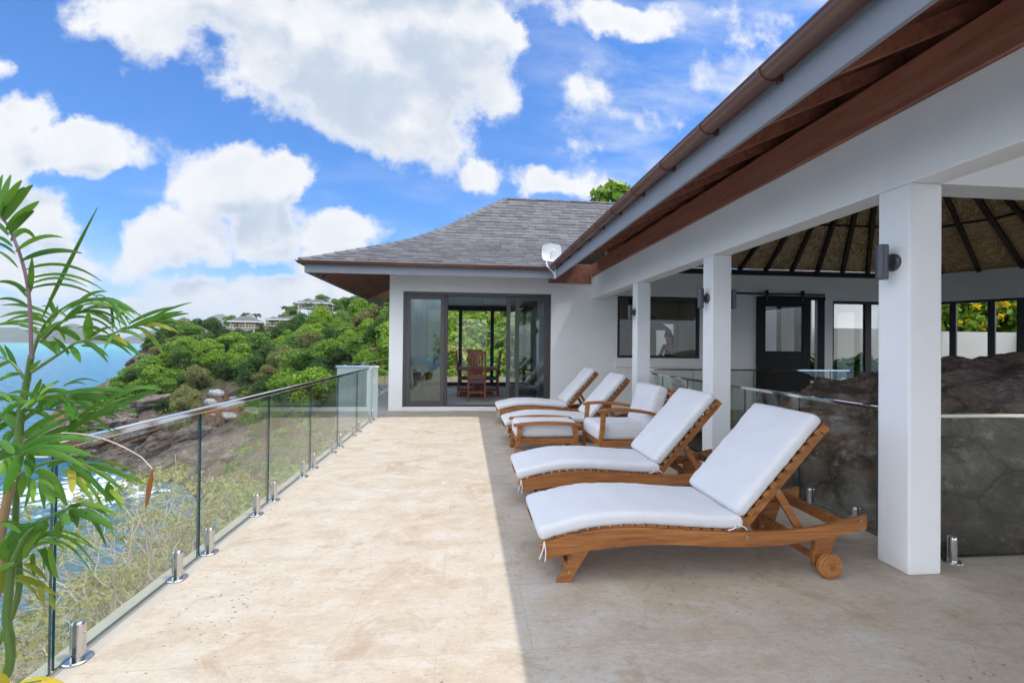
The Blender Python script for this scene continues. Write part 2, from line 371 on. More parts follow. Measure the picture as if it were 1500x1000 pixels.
m_rock('slate_pit', [(0.05, 0.05, 0.05), (0.08, 0.08, 0.08), (0.12, 0.12, 0.12)], 1.0)
m_rock('shore_rock', [(0.045, 0.034, 0.028), (0.13, 0.10, 0.085), (0.27, 0.225, 0.20)], 0.35, 1.0)

def m_ground():
    m, k, b = mat('hillside_ground', rough=0.95, spec=0.15)
    co = objco(k)
    z = k.n('ShaderNodeSeparateXYZ', {0: co}).outputs[2]
    n = k.noise(co, 0.12, 8, 0.65, 0.5); n2 = k.noise(co, 0.8, 8, 0.7)
    rock = k.ramp(n2, [(0.3, (0.045, 0.034, 0.028)), (0.5, (0.12, 0.09, 0.072)), (0.7, (0.23, 0.19, 0.16))])
    red = k.mix(k.ss(n2, 0.4, 0.7), (0.27, 0.12, 0.065), (0.20, 0.105, 0.065))
    earth = k.mix(k.ss(n, 0.47, 0.55), rock, red)
    green = k.mix(n2, (0.022, 0.038, 0.012), (0.055, 0.075, 0.022))
    hgt = k.m('ADD', z, k.m('MULTIPLY', k.m('SUBTRACT', n, 0.5), 14.0))
    c = k.mix(k.ss(hgt, -13.5, -11.5), rock, earth)
    c = k.mix(k.ss(hgt, -9.5, -7.0), c, green)
    c = k.mix(k.ss(z, -16.6, -17.6), c, (0.05, 0.042, 0.036))
    k.set(b.inputs['Base Color'], c); bump(k, b, n2, 1.0, 0.8)
m_ground()
def m_slope():
    m, k, b = mat('dry_slope_ground', rough=0.95, spec=0.15)
    co = objco(k)
    n = k.noise(co, 0.9, 8, 0.65, 0.5); n2 = k.noise(co, 7, 8, 0.7)
    c = k.ramp(n, [(0.35, (0.16, 0.13, 0.085)), (0.5, (0.27, 0.22, 0.15)), (0.65, (0.22, 0.22, 0.10))])
    c = k.mix(k.m('MULTIPLY', n2, 0.5), c, (0.28, 0.23, 0.16))
    k.set(b.inputs['Base Color'], c); bump(k, b, n2, 1.0, 0.08)
m_slope()
def m_sea():
    m, k, b = mat('sea_water', rough=0.3, spec=0.05)
    co = objco(k)
    sx = k.n('ShaderNodeSeparateXYZ', {0: co})
    dist = k.vm('LENGTH', co)
    n = k.noise(k.mapping(co, scale=(1, 2.5, 1)), 0.004, 5, 0.6)
    d2 = k.m('ADD', dist, k.m('MULTIPLY', k.m('SUBTRACT', n, 0.5), 500.0))
    c = k.ramp(k.m('DIVIDE', d2, 3000.0), [(0.0, (0.020, 0.115, 0.17)), (0.05, (0.008, 0.125, 0.23)), (0.20, (0.006, 0.175, 0.295)), (0.38, (0.010, 0.27, 0.35)), (0.6, (0.03, 0.36, 0.39))])
    wv = k.noise(k.mapping(co, scale=(0.35, 1, 1), rot=(0, 0, R(20))), 0.55, 6, 0.65)
    c = k.mix(k.m('MULTIPLY', k.ss(wv, 0.45, 0.7), 0.5), c, (0.10, 0.27, 0.36))
    c = k.mix(k.m('MULTIPLY', k.ss(wv, 0.52, 0.35), 0.5), c, (0.012, 0.07, 0.15))
    fo = k.n('ShaderNodeTexNoise', {'Vector': co, 'Scale': 0.30, 'Detail': 10, 'Roughness': 0.74, 'Distortion': 1.6}).outputs['Fac']
    px = k.vm('LENGTH', k.vm('MULTIPLY', k.vm('SUBTRACT', co, (-48, 67, 0)), (1 / 16.0, 1 / 12.0, 0)))
    px2 = k.vm('LENGTH', k.vm('MULTIPLY', k.vm('SUBTRACT', co, (-78, 90, 0)), (1 / 22.0, 1 / 7.0, 0)))
    near = k.m('MAXIMUM', k.ss(px, 1.15, 0.2), k.ss(px2, 1.1, 0.2))
    foam = k.ss(k.m('ADD', fo, k.m('MULTIPLY', near, 0.13)), 0.575, 0.66)
    foam = k.m('MULTIPLY', foam, k.ss(near, 0.05, 0.25))
    c = k.mix(foam, c, (0.78, 0.82, 0.84))
    k.set(b.inputs['Base Color'], c)
    k.set(b.inputs['Roughness'], k.m('MULTIPLY_ADD', foam, 0.5, 0.25))
    fade = k.ss(dist, 40, 900, 1.0, 0.25)
    h = k.m('ADD', k.noise(k.mapping(co, scale=(0.4, 1, 1), rot=(0, 0, R(20))), 0.35, 5, 0.6), k.m('MULTIPLY', wv, 0.3))
    bp = k.n('ShaderNodeBump', {'Height': h, 'Strength': k.m('MULTIPLY', fade, 0.55), 'Distance': 0.6})
    k.set(b.inputs['Normal'], bp)
m_sea()
m_ = mat('island_scrub', (0.055, 0.075, 0.035), 0.95, spec=0.1)
_k, _b = m_[1], m_[2]
_k.set(_b.inputs['Base Color'], _k.ramp(_k.noise(objco(_k), 0.006, 8, 0.65), [(0.35, (0.035, 0.05, 0.022)), (0.55, (0.07, 0.085, 0.04)), (0.75, (0.14, 0.12, 0.08))]))

# ---------------------------------------------------------------- mesh helpers
class MB:
    """collects simple shapes, build() links them as ONE mesh object"""
    def __init__(s): s.v = []; s.f = []; s.mi = []
    def add(s, verts, faces, mi=0):
        o = len(s.v); s.v += [tuple(v) for v in verts]; s.f += [tuple(i + o for i in f) for f in faces]; s.mi += [mi] * len(faces)
    def box(s, c, size, rot=None, mi=0, sides=None):
        hx, hy, hz = (x / 2 for x in size)
        vs = [Vector((x, y, z)) for x in (-hx, hx) for y in (-hy, hy) for z in (-hz, hz)]
        if rot is not None: vs = [rot @ v for v in vs]
        c = Vector(c)
        fs = [(0, 1, 3, 2), (4, 6, 7, 5), (0, 4, 5, 1), (2, 3, 7, 6), (0, 2, 6, 4), (1, 5, 7, 3)]
        o = len(s.v); s.v += [tuple(v + c) for v in vs]
        for i, f in enumerate(fs):
            s.f.append(tuple(j + o for j in f)); s.mi.append(sides[i] if sides else mi)
    def span(s, a, b, mi=0, sides=None):
        s.box([(a[i] + b[i]) / 2 for i in range(3)], [abs(b[i] - a[i]) for i in range(3)], mi=mi, sides=sides)
    def bar(s, a, b, w, h, up=(0, 0, 1), mi=0):
        a = Vector(a); b = Vector(b); d = b - a; L = d.length; x = d.normalized()
        y = Vector(up).cross(x)
        if y.length < 1e-4: y = Vector((0, 1, 0)).cross(x)
        y.normalize(); z = x.cross(y)
        s.box((a + b) / 2, (L, w, h), Matrix((x, y, z)).transposed(), mi=mi)
    def tube(s, pts, r, seg=10, mi=0, cap=True):
        pts = [Vector(p) for p in pts]; n = len(pts)
        rr = r if hasattr(r, '__len__') else [r] * n
        o = len(s.v); ref = None
        for i, p in enumerate(pts):
            t = (pts[min(i + 1, n - 1)] - pts[max(i - 1, 0)]).normalized()
            if ref is None:
                ref = t.orthogonal().normalized()
            ref = (ref - t * ref.dot(t)).normalized(); b = t.cross(ref)
            for k in range(seg):
                a = 2 * math.pi * k / seg
                s.v.append(tuple(p + (ref * math.cos(a) + b * math.sin(a)) * rr[i]))
        for i in range(n - 1):
            for k in range(seg):
                k2 = (k + 1) % seg
                s.f.append((o + i * seg + k, o + i * seg + k2, o + (i + 1) * seg + k2, o + (i + 1) * seg + k)); s.mi.append(mi)
        if cap:
            s.f.append(tuple(o + k for k in reversed(range(seg)))); s.mi.append(mi)
            s.f.append(tuple(o + (n - 1) * seg + k for k in range(seg))); s.mi.append(mi)
    def lathe(s, prof, base=(0, 0, 0), axis='Z', seg=24, mi=0):
        o = len(s.v); n = len(prof)
        for r, h in prof:
            for k in range(seg):
                a = 2 * math.pi * k / seg; x, y = r * math.cos(a), r * math.sin(a)
                p = {'Z': (x, y, h), 'Y': (x, h, y), 'X': (h, x, y)}[axis]
                s.v.append((p[0] + base[0], p[1] + base[1], p[2] + base[2]))
        for i in range(n - 1):
            for k in range(seg):
                k2 = (k + 1) % seg
                s.f.append((o + i * seg + k, o + i * seg + k2, o + (i + 1) * seg + k2, o + (i + 1) * seg + k)); s.mi.append(mi)
        s.f.append(tuple(o + k for k in reversed(range(seg)))); s.mi.append(mi)
        s.f.append(tuple(o + (n - 1) * seg + k for k in range(seg))); s.mi.append(mi)
    def prism(s, poly, a0, a1, axis='Y', mi=0):
        """poly in the plane across axis, extruded from a0 to a1"""
        o = len(s.v); n = len(poly)
        for a in (a0, a1):
            for p, q in poly:
                s.v.append({'Y': (p, a, q), 'X': (a, p, q), 'Z': (p, q, a)}[axis])
        s.f.append(tuple(o + i for i in range(n))); s.mi.append(mi)
        s.f.append(tuple(o + n + i for i in reversed(range(n)))); s.mi.append(mi)
        for i in range(n):
            j = (i + 1) % n
            s.f.append((o + j, o + i, o + n + i, o + n + j)); s.mi.append(mi)
    def strip(s, top, bot, a0, a1, axis='Y', mi=0):
        """solid between two polylines of equal length (concave outlines stay clean)"""
        o = len(s.v); n = len(top)
        for a in (a0, a1):
            for P in (top, bot):
                for p, q in P: s.v.append({'Y': (p, a, q), 'X': (a, p, q)}[axis])
        T0, B0, T1, B1 = o, o + n, o + 2 * n, o + 3 * n
        F = []
        for i in range(n - 1):
            F += [(T0 + i, T0 + i + 1, B0 + i + 1, B0 + i), (T1 + i + 1, T1 + i, B1 + i, B1 + i + 1),
                  (T0 + i + 1, T0 + i, T1 + i, T1 + i + 1), (B0 + i, B0 + i + 1, B1 + i + 1, B1 + i)]
        F += [(T0, B0, B1, T1), (B0 + n - 1, T0 + n - 1, T1 + n - 1, B1 + n - 1)]
        s.f += F; s.mi += [mi] * len(F)
    def build(s, name, m, parent=None, bevel=0.0, smooth=False, seg=2, loc=None, fix=True):
        me = bpy.data.meshes.new(name); me.from_pydata(s.v, [], s.f)
        ms = m if isinstance(m, (list, tuple)) else [m]
        for x in ms: me.materials.append(MATS[x])
        if len(ms) > 1: me.polygons.foreach_set('material_index', s.mi)
        if fix:
            bm = bmesh.new(); bm.from_mesh(me); bmesh.ops.recalc_face_normals(bm, faces=bm.faces); bm.to_mesh(me); bm.free()
        o = bpy.data.objects.new(name, me); COL.objects.link(o)
        if parent: o.parent = parent
        if loc: o.location = loc
        if smooth: smooth_by_angle(me)
        if bevel:
            md = o.modifiers.new('bevel', 'BEVEL'); md.width = bevel; md.segments = seg; md.limit_method = 'ANGLE'; md.angle_limit = R(35)
            md.harden_normals = False
        return o
def smooth_by_angle(me, ang=35):
    me.polygons.foreach_set('use_smooth', [True] * len(me.polygons))
    try: me.set_sharp_from_angle(angle=R(ang))
    except Exception: pass
def tag(o, label=None, cat=None, group=None, kind=None):
    if label: o['label'] = label
    if cat: o['category'] = cat
    if group: o['group'] = group
    if kind: o['kind'] = kind
    return o
def empty(name, loc=(0, 0, 0), rz=0.0):
    o = bpy.data.objects.new(name, None); COL.objects.link(o); o.location = loc; o.rotation_euler = (0, 0, rz)
    o.empty_display_size = 0.1
    return o
def copy_tree(o, parent=None):
    c = o.copy(); COL.objects.link(c)
    if parent: c.parent = parent
    for ch in list(o.children): copy_tree(ch, c)
    return c
def np_mesh(name, verts, quads, m, parent=None, smooth=False):
    me = bpy.data.meshes.new(name); verts = np.asarray(verts, np.float32); quads = np.asarray(quads, np.int32)
    k = quads.shape[1]
    me.vertices.add(len(verts)); me.vertices.foreach_set('co', verts.ravel())
    me.loops.add(quads.size); me.loops.foreach_set('vertex_index', quads.ravel())
    me.polygons.add(len(quads)); me.polygons.foreach_set('loop_start', np.arange(0, quads.size, k, dtype=np.int32))
    me.polygons.foreach_set('loop_total', np.full(len(quads), k, np.int32))
    if smooth: me.polygons.foreach_set('use_smooth', np.ones(len(quads), bool))
    me.update(calc_edges=True); me.validate()
    for x in (m if isinstance(m, (list, tuple)) else [m]): me.materials.append(MATS[x])
    o = bpy.data.objects.new(name, me); COL.objects.link(o)
    if parent: o.parent = parent
    return o
def grid_faces(nu, nv):
    i, j = np.meshgrid(np.arange(nu - 1), np.arange(nv - 1), indexing='ij')
    a = (i * nv + j).ravel()
    return np.stack([a, a + nv, a + nv + 1, a + 1], 1)
def interp(x, xs, ys): return float(np.interp(x, xs, ys))

# ---------------------------------------------------------------- terrace floor (structure)
WALL_Y = 10.4
m = MB()
m.span((-1.69, -12, -0.25), (3.2, 10.4, 0.0))
m.span((3.2, -12, -0.25), (13.0, 2.96, 0.0))
m.span((3.2, 9.0, -0.25), (11.6, 10.4, 0.0))
tag(m.build('terrace_floor', 'travertine'), kind='structure')
m = MB(); m.span((-2.6, 9.75, -0.30), (-1.692, 17.0, -0.02))
tag(m.build('side_walkway', 'grey_tile'), kind='structure')
m = MB()
m.span((3.2, 2.96, -2.7), (11.6, 9.0, -2.6)); m.span((3.05, 2.7, -2.7), (3.2, 9.2, -0.252)); m.span((3.2, 2.8, -2.7), (11.6, 2.96, -0.252)); m.span((3.2, 9.0, -2.7), (11.6, 9.2, -0.252))
tag(m.build('rock_pit_floor', 'slate_pit'), kind='structure')
m = MB(); m.span((-1.775, -5, -0.30), (-1.692, 9.75, -0.004)); m.span((-1.865, -5, -0.30), (-1.783, 9.75, 0.002)); m.span((-1.782, -5, -0.30), (-1.776, 9.75, -0.02))
tag(m.build('terrace_edge_kerb', 'concrete_kerb', bevel=0.004), kind='structure')
m = MB(); m.span((-1.865, -5, -3.2), (-1.69, 9.75, -0.302))
tag(m.build('terrace_retaining_wall', 'white_plaster'), 'white retaining wall holding up the terrace edge', 'wall')

# ---------------------------------------------------------------- glass balustrades
def spigot_mb():
    m = MB()
    m.lathe([(0.056, 0.0), (0.056, 0.006), (0.052, 0.010), (0.027, 0.011)], seg=28)
    return m
SP_BASE = None
def add_spigot(parent, p, rz):
    """floor spigot: round base plate and a slotted round-topped clamp post"""
    global SP_BASE
    if SP_BASE is None:
        m = MB(); m.lathe([(0.0, 0.0), (0.058, 0.0), (0.058, 0.007), (0.053, 0.011), (0.03, 0.012), (0.0, 0.012)], seg=32)
        for sgn in (-1, 1):
            half = [(sgn * 0.008, -0.0235), (sgn * 0.008, 0.0235)] + [(sgn * (0.008 + 0.0215 * math.cos(q)), 0.0235 * math.sin(q)) for q in [R(80 - 20 * i) for i in range(9)]]
            rings = [(0.012, 1.0), (0.152, 1.0), (0.164, 0.93), (0.172, 0.80), (0.176, 0.55)]; o = len(m.v); n = len(half)
            for z, sc_ in rings: m.v += [(x if abs(x) < .0081 else sgn * 0.008 + (x - sgn * 0.008) * sc_, y * (0.35 + .65 * sc_), z) for x, y in half]
            for i in range(len(rings) - 1):
                for j in range(n): m.f.append((o + i * n + j, o + i * n + (j + 1) % n, o + (i + 1) * n + (j + 1) % n, o + (i + 1) * n + j)); m.mi.append(0)
            m.f.append(tuple(o + (len(rings) - 1) * n + j for j in range(n))); m.mi.append(0)
            for z in (0.055, 0.125): m.lathe([(0.0, 0), (0.006, 0.0), (0.006, 0.003), (0.0, 0.003)], (sgn * 0.0295 - (0.003 if sgn < 0 else 0), 0, z), 'X', 10)
        SP_BASE = m.build('spigot', 'brushed_steel', parent, bevel=0.0015, smooth=True)
        o = SP_BASE
    else:
        o = SP_BASE.copy(); COL.objects.link(o); o.parent = parent
    o.location = p; o.rotation_euler = (0, 0, rz)
    return o
def glass_run(parent, a, b, z0, z1, gmat='balustrade_glass', th=0.012):
    """one sheet from a to b (x,y) with green polished edges"""
    a = Vector((*a, 0)); b = Vector((*b, 0)); d = b - a; L = d.length
    m = MB(); m.box((0, 0, 0), (L, th, z1 - z0), sides=[1, 1, 0, 0, 1, 1])
    o = m.build('glass_panel', [gmat, 'glass_edge'], parent)
    c = (a + b) / 2; o.location = (c.x, c.y, (z0 + z1) / 2); o.rotation_euler = (0, 0, math.atan2(d.y, d.x))
    return o
GX = -1.745
bal = tag(empty('glass_balustrade', (0, 0, 0)), 'long frameless glass balustrade with steel rail on the seaward terrace edge', 'balustrade', 'glass balustrades')
ed = [-1.2, -0.08, 1.05, 2.19, 3.29, 4.38, 5.52, 6.66, 7.81, 9.05]
for y0, y1 in zip(ed, ed[1:]):
    glass_run(bal, (GX, y0 + 0.009), (GX, y1 - 0.009), 0.035, 0.985)
for y in ed[1:-1]:
    for dy in (-0.22, 0.14): add_spigot(bal, (GX, y + dy, -0.003), 0)
add_spigot(bal, (GX, 8.84, -0.003), 0)
m = MB(); m.span((GX - 0.022, -1.2, 0.982), (GX + 0.022, 9.07, 1.012))
m.build('top_rail', 'chrome', bal, bevel=0.004)

ret = tag(empty('glass_screen', (0, 0, 0)), 'short milky glass return panel closing the far end of the seaward balustrade', 'balustrade', 'glass balustrades')
glass_run(ret, (-2.42, 9.16), (-1.66, 9.16), 0.05, 1.0, 'milky_glass')
m = MB(); m.span((-2.44, 9.138, 0.998), (-1.64, 9.182, 1.03)); m.build('top_rail', 'chrome', ret, bevel=0.004)
add_spigot(ret, (-1.76, 9.16, 0.012), R(90))

sb = tag(empty('glass_balustrade', (0, 0, 0)), 'green tinted glass balustrade along the walkway beside the dining room wing', 'balustrade', 'glass balustrades')
pts = [9.9, 11.1, 12.3, 13.5, 14.7, 15.9]
for y0, y1 in zip(pts, pts[1:]):
    glass_run(sb, (-2.45, y0 + 0.009), (-2.45, y1 - 0.009), 0.06, 0.985)
    for dy in (0.2, 1.0): add_spigot(sb, (-2.45, y0 + dy, -0.02), 0)
m = MB(); m.span((-2.47, 9.85, 0.982), (-2.43, 15.95, 1.012)); m.build('top_rail', 'chrome', sb, bevel=0.004)

ib = tag(empty('glass_balustrade', (0, 0, 0)), 'glass balustrade running behind the white columns beside the loungers', 'balustrade', 'glass balustrades')
pts = [3.30, 4.15, 5.02, 5.55, 6.4, 7.25, 8.0]
for y0, y1 in zip(pts, pts[1:]):
    glass_run(ib, (3.16, y0 + 0.006), (3.16, y1 - 0.006), 0.05, 0.985)
for y in (3.5, 4.0, 4.9, 5.8, 6.9, 7.8): add_spigot(ib, (3.16, y, 0.0), 0)
m = MB(); m.span((3.138, 3.28, 0.982), (3.182, 5.56, 1.012)); m.span((3.138, 5.58, 0.982), (3.182, 8.02, 1.012)); m.build('top_rail', 'chrome', ib, bevel=0.004)

rb = tag(empty('glass_balustrade', (0, 0, 0)), 'glass balustrade right of the nearest column in front of the dark boulder', 'balustrade', 'glass balustrades')
pts = [3.08, 4.3, 5.5, 6.7]
for x0, x1 in zip(pts, pts[1:]): glass_run(rb, (x0 + 0.006, 2.93), (x1 - 0.006, 2.93), 0.03, 0.985)
for x in (3.33, 4.1, 4.5, 5.3, 5.7): add_spigot(rb, (x, 2.93 - 0.03, 0.0), R(90))
m = MB(); m.span((3.08, 2.908, 0.982), (6.7, 2.952, 1.012)); m.build('top_rail', 'chrome', rb, bevel=0.004)

bb = tag(empty('glass_balustrade', (0, 0, 0)), 'glass balustrade at the back of the pavilion in front of the dark barn door', 'balustrade', 'glass balustrades')
pts = [3.4, 4.6, 5.9, 6.45, 7.6, 8.0]
for x0, x1 in zip(pts, pts[1:]): glass_run(bb, (x0 + 0.006, 9.08), (x1 - 0.006, 9.08), 0.03, 0.985)
for x in (3.6, 4.4, 4.9, 5.7, 6.7, 7.4): add_spigot(bb, (x, 9.08, 0.0), R(90))
m = MB(); m.span((3.4, 9.058, 0.982), (8.02, 9.102, 1.012)); m.build('top_rail', 'chrome', bb, bevel=0.004)

# ---------------------------------------------------------------- dining wing
wing = tag(empty('dining_wing', (0, WALL_Y, 0)), 'white single storey dining wing with grey shingle hip roof at the terrace end', 'building', None)
def W(mb, name, mt, parent=wing, **kw):
    """parts of the wing are authored in world coordinates"""
    mb.v = [(x, y - WALL_Y, z) for x, y, z in mb.v]
    return mb.build(name, mt, parent, **kw)
DX0, DX1, DZ1 = -1.365, 1.91, 2.61
BX1, BY1 = 3.30, 15.5
m = MB()
m.span((-1.66, WALL_Y, -0.3), (DX0, WALL_Y + 0.25, 3.25)); m.span((DX1, WALL_Y, -0.3), (2.86, WALL_Y + 0.25, 3.25)); m.span((DX0, WALL_Y, DZ1), (DX1, WALL_Y + 0.25, 3.25))
m.span((-1.66, WALL_Y + 0.25, -0.3), (-1.45, BY1, 0.12)); m.span((-1.66, WALL_Y + 0.25, 2.6), (-1.45, BY1, 3.25)); m.span((-1.66, WALL_Y + 0.25, 0.12), (-1.45, WALL_Y + 0.7, 2.6)); m.span((-1.66, BY1 - 0.3, 0.12), (-1.45, BY1, 2.6))
m.span((3.05, WALL_Y + 0.25, -0.3), (3.25, BY1, 3.25))
m.span((-1.45, BY1 - 0.2, -0.3), (3.05, BY1, 0.12)); m.span((-1.45, BY1 - 0.2, 2.72), (3.05, BY1, 3.25)); m.span((2.2, BY1 - 0.2, 0.12), (3.05, BY1, 2.72)); m.span((-1.45, BY1 - 0.2, 0.12), (-1.25, BY1, 2.72))
W(m, 'wall', 'white_plaster')
m = MB(); m.span((-1.45, WALL_Y + 0.25, -0.2), (3.05, BY1 - 0.2, 0.085)); W(m, 'interior_floor', 'grey_tile')
m = MB(); m.span((-1.45, WALL_Y + 0.25, 3.0), (3.05, BY1 - 0.2, 3.1)); W(m, 'ceiling', 'white_plaster')
m = MB(); m.span((DX0, WALL_Y - 0.03, -0.02), (DX1, WALL_Y + 0.25, 0.085)); W(m, 'door_sill', 'white_plaster', bevel=0.006)
m = MB()  # back and side window frames
for x in (-1.25, -0.17, 0.86, 1.92, 2.2): m.span((x - 0.055, BY1 - 0.26, 0.12), (x + 0.055, BY1 - 0.14, 2.72))
m.span((-1.25, BY1 - 0.262, 2.56), (2.2, BY1 - 0.138, 2.72)); m.span((-1.25, BY1 - 0.262, 0.122), (2.2, BY1 - 0.138, 0.24))
wf = W(m, 'window_frame', 'black_metal')
m = MB(); m.span((-1.2, BY1 - 0.206, 0.2), (2.15, BY1 - 0.198, 2.6)); W(m, 'window_glass', 'window_glass')
m = MB()
for y in (11.15, 12.3, 13.5, 14.7, 15.15): m.span((-1.6, y - 0.05, 0.12), (-1.5, y + 0.05, 2.6))
m.span((-1.602, 11.1, 2.48), (-1.498, 15.2, 2.598)); m.span((-1.602, 11.1, 0.122), (-1.498, 15.2, 0.22))
W(m, 'window_frame', 'black_metal')
# sliding door: outer frame, stacked leaves left and right, open in the middle
m = MB(); F0 = WALL_Y + 0.01
m.span((DX0 + 0.002, F0, 0.086), (DX0 + 0.06, F0 + 0.20, DZ1 - 0.002)); m.span((DX1 - 0.06, F0, 0.086), (DX1 - 0.002, F0 + 0.20, DZ1 - 0.002)); m.span((DX0 + 0.06, F0, DZ1 - 0.07), (DX1 - 0.06, F0 + 0.20, DZ1 - 0.002))
m.span((DX0 + 0.06, F0, 0.086), (DX1 - 0.06, F0 + 0.20, 0.10))
sd_ = W(m, 'sliding_door', 'bronze_frame', bevel=0.003)
def leaf(x0, x1, y, st=0.085):
    m = MB(); z0, z1 = 0.102, DZ1 - 0.075
    m.span((x0, y, z0), (x0 + st, y + 0.045, z1)); m.span((x1 - st, y, z0), (x1, y + 0.045, z1))
    m.span((x0 + st, y, z1 - 0.09), (x1 - st, y + 0.045, z1)); m.span((x0 + st, y, z0), (x1 - st, y + 0.045, z0 + 0.11))
    m.v = [(a, b - WALL_Y, c) for a, b, c in m.v]
    m.build('door_leaf', 'bronze_frame', sd_, bevel=0.003)
    g = MB(); g.span((x0 + st - 0.01, y + 0.018, z0 + 0.1), (x1 - st + 0.01, y + 0.028, z1 - 0.08)); g.v = [(a, b - WALL_Y, c) for a, b, c in g.v]
    g.build('door_glass', 'door_glass', sd_)
leaf(DX0 + 0.064, -0.47, F0 + 0.005); leaf(DX0 + 0.10, -0.41, F0 + 0.062); leaf(DX0 + 0.12, -0.40, F0 + 0.12, 0.07)
leaf(1.11, DX1 - 0.064, F0 + 0.005); leaf(0.91, DX1 - 0.3, F0 + 0.062)
h = MB(); h.span((0.985, F0 - 0.02, 0.95), (1.0, F0 + 0.0, 1.35)); h.v = [(a, b - WALL_Y, c) for a, b, c in h.v]; h.build('door_handle', 'bronze_frame', sd_)
# roof: bell-cast hip
EX0, EY0, EZ = -3.17, 9.30, 3.03
KT, KZ, AT, AZ = 2.2, 4.16, 4.34, 5.80
def roof_z(t):
    if t <= 1.4: return EZ + 0.455 * t
    if t <= 2.9:
        u = (t - 1.4) / 1.5; return EZ + 0.455 * 1.4 + 1.5 * (0.455 * u + (0.80 - 0.455) * u * u / 2)
    return EZ + 0.455 * 1.4 + 1.5 * (0.455 + 0.1725) + (t - 2.9) * 0.80
AZ = roof_z(AT); RX1 = 7.0
def vx(z): return 1.95 + max(0.0, z - 3.075) / 0.7   # valley with the pavilion roof
m = MB()
nt = 24
for i in range(nt):
    t0, t1 = AT * i / nt, AT * (i + 1) / nt; z0, z1 = roof_z(t0), roof_z(t1)
    m.add([(EX0 + t0, EY0 + t0, z0), (vx(z0), EY0 + t0, z0), (vx(z1), EY0 + t1, z1), (EX0 + t1, EY0 + t1, z1)], [(0, 1, 2, 3)])
    yb0, yb1 = EY0 + 2 * AT - t0, EY0 + 2 * AT - t1
    m.add([(EX0 + t0, EY0 + t0, z0), (EX0 + t1, EY0 + t1, z1), (EX0 + t1, yb1, z1), (EX0 + t0, yb0, z0)], [(0, 1, 2, 3)])
    m.add([(EX0 + t0, yb0, z0), (EX0 + t1, yb1, z1), (RX1, yb1, z1), (RX1, yb0, z0)], [(0, 1, 2, 3)])
roof = W(m, 'roof', 'slate_shingle', fix=False)
rng = random.Random(3)
m = MB(); t = -0.05; row = 0
while t < AT - 0.02:
    step = 0.172 if t < 2.5 else 0.150
    z0, z1 = roof_z(max(t, -0.05)), roof_z(min(t + step * 1.25, AT))
    x = EX0 + max(t, 0) + 0.02 - rng.uniform(0, 0.2)
    while x < 4.6:
        wd = rng.choice((0.16, 0.2, 0.26, 0.31)) * rng.uniform(0.95, 1.05)
        x0, x1 = max(x, EX0 + max(t, 0) + 0.01), min(x + wd - 0.008, vx(z0)); x += wd
        if x1 - x0 < 0.03: continue
        dy = rng.uniform(-0.012, 0.012); lift = rng.uniform(0.018, 0.030)
        y0, y1 = EY0 + t + dy, EY0 + t + step * 1.25
        m.add([(x0, y0, z0 + lift), (x1, y0, z0 + lift + rng.uniform(-.003, .003)), (x1, y1, z1 + 0.004), (x0, y1, z1 + 0.004), (x0, y0, z0 + 0.001), (x1, y0, z0 + 0.001)],
              [(0, 1, 2, 3), (4, 5, 1, 0), (4, 0, 3), (1, 5, 2)])
    t += step
m.v = [(a, b - WALL_Y, c) for a, b, c in m.v]
m.build('shingle_courses', 'slate_shingle', roof, fix=False)
m = MB(); t = -0.03
while t < AT:  # hip caps
    z0, z1 = roof_z(max(t, 0)) + 0.055, roof_z(min(t + 0.24, AT)) + 0.035
    for sx, sy in ((0.13, -0.02), (-0.02, 0.13)):
        a = Vector((EX0 + t, EY0 + t, z0)); b = Vector((EX0 + t + 0.24, EY0 + t + 0.24, z1)); d = Vector((sx, sy, -0.05)); dn = Vector((0, 0, -0.022))
        m.add([a, b, b + d, a + d, a + dn, a + d + dn], [(0, 1, 2, 3), (4, 0, 3, 5), (3, 2, 5)])
    t += 0.175
x = EX0 + AT
while x < 5.8:  # ridge caps
    z = AZ + 0.012 + rng.uniform(-.004, .004); yr = EY0 + AT
    m.add([(x, yr, z + .01), (x + .27, yr, z), (x + .27, yr - .12, z - .075), (x, yr - .12, z - .065), (x + .27, yr + .12, z - .075), (x, yr + .12, z - .065)], [(0, 1, 2, 3), (0, 5, 4, 1)])
    x += 0.21
m.v = [(a, b - WALL_Y, c) for a, b, c in m.v]
m.build('hip_and_ridge_caps', 'slate_shingle', roof, fix=False)
# eave: fascia, gutter, rafters, soffit
m = MB()
m.span((EX0 + 0.06, EY0 + 0.06, EZ - 0.215), (1.80, EY0 + 0.09, EZ - 0.005)); m.span((EX0 + 0.06, EY0 + 0.09, EZ - 0.215), (EX0 + 0.09, 17.9, EZ - 0.005))
W(m, 'fascia', 'grey_fascia_paint', bevel=0.003)
def gutter(m, p0, p1, side, r=0.062):
    """half round gutter with rolled lip between two points; side = outward unit vector"""
    p0, p1, side = Vector(p0), Vector(p1), Vector(side); prof = []
    for i in range(13):
        a = math.pi * i / 12; prof.append((math.cos(a) * r, -math.sin(a) * r))
    inner = [(x * 0.93, z * 0.93 + 0.002) for x, z in reversed(prof)]
    lip = []
    ring = prof + inner; o = len(m.v); n = len(ring)
    for p in (p0, p1):
        for x, z in ring: m.v.append(tuple(p + side * x + Vector((0, 0, z))))
    for i in range(n):
        j = (i + 1) % n; m.f.append((o + i, o + j, o + n + j, o + n + i)); m.mi.append(0)
    m.f.append(tuple(o + i for i in range(n))); m.f.append(tuple(o + n + i for i in range(n))); m.mi += [0, 0]
    m.tube([p0 + side * r, p1 + side * r], 0.008, 8)
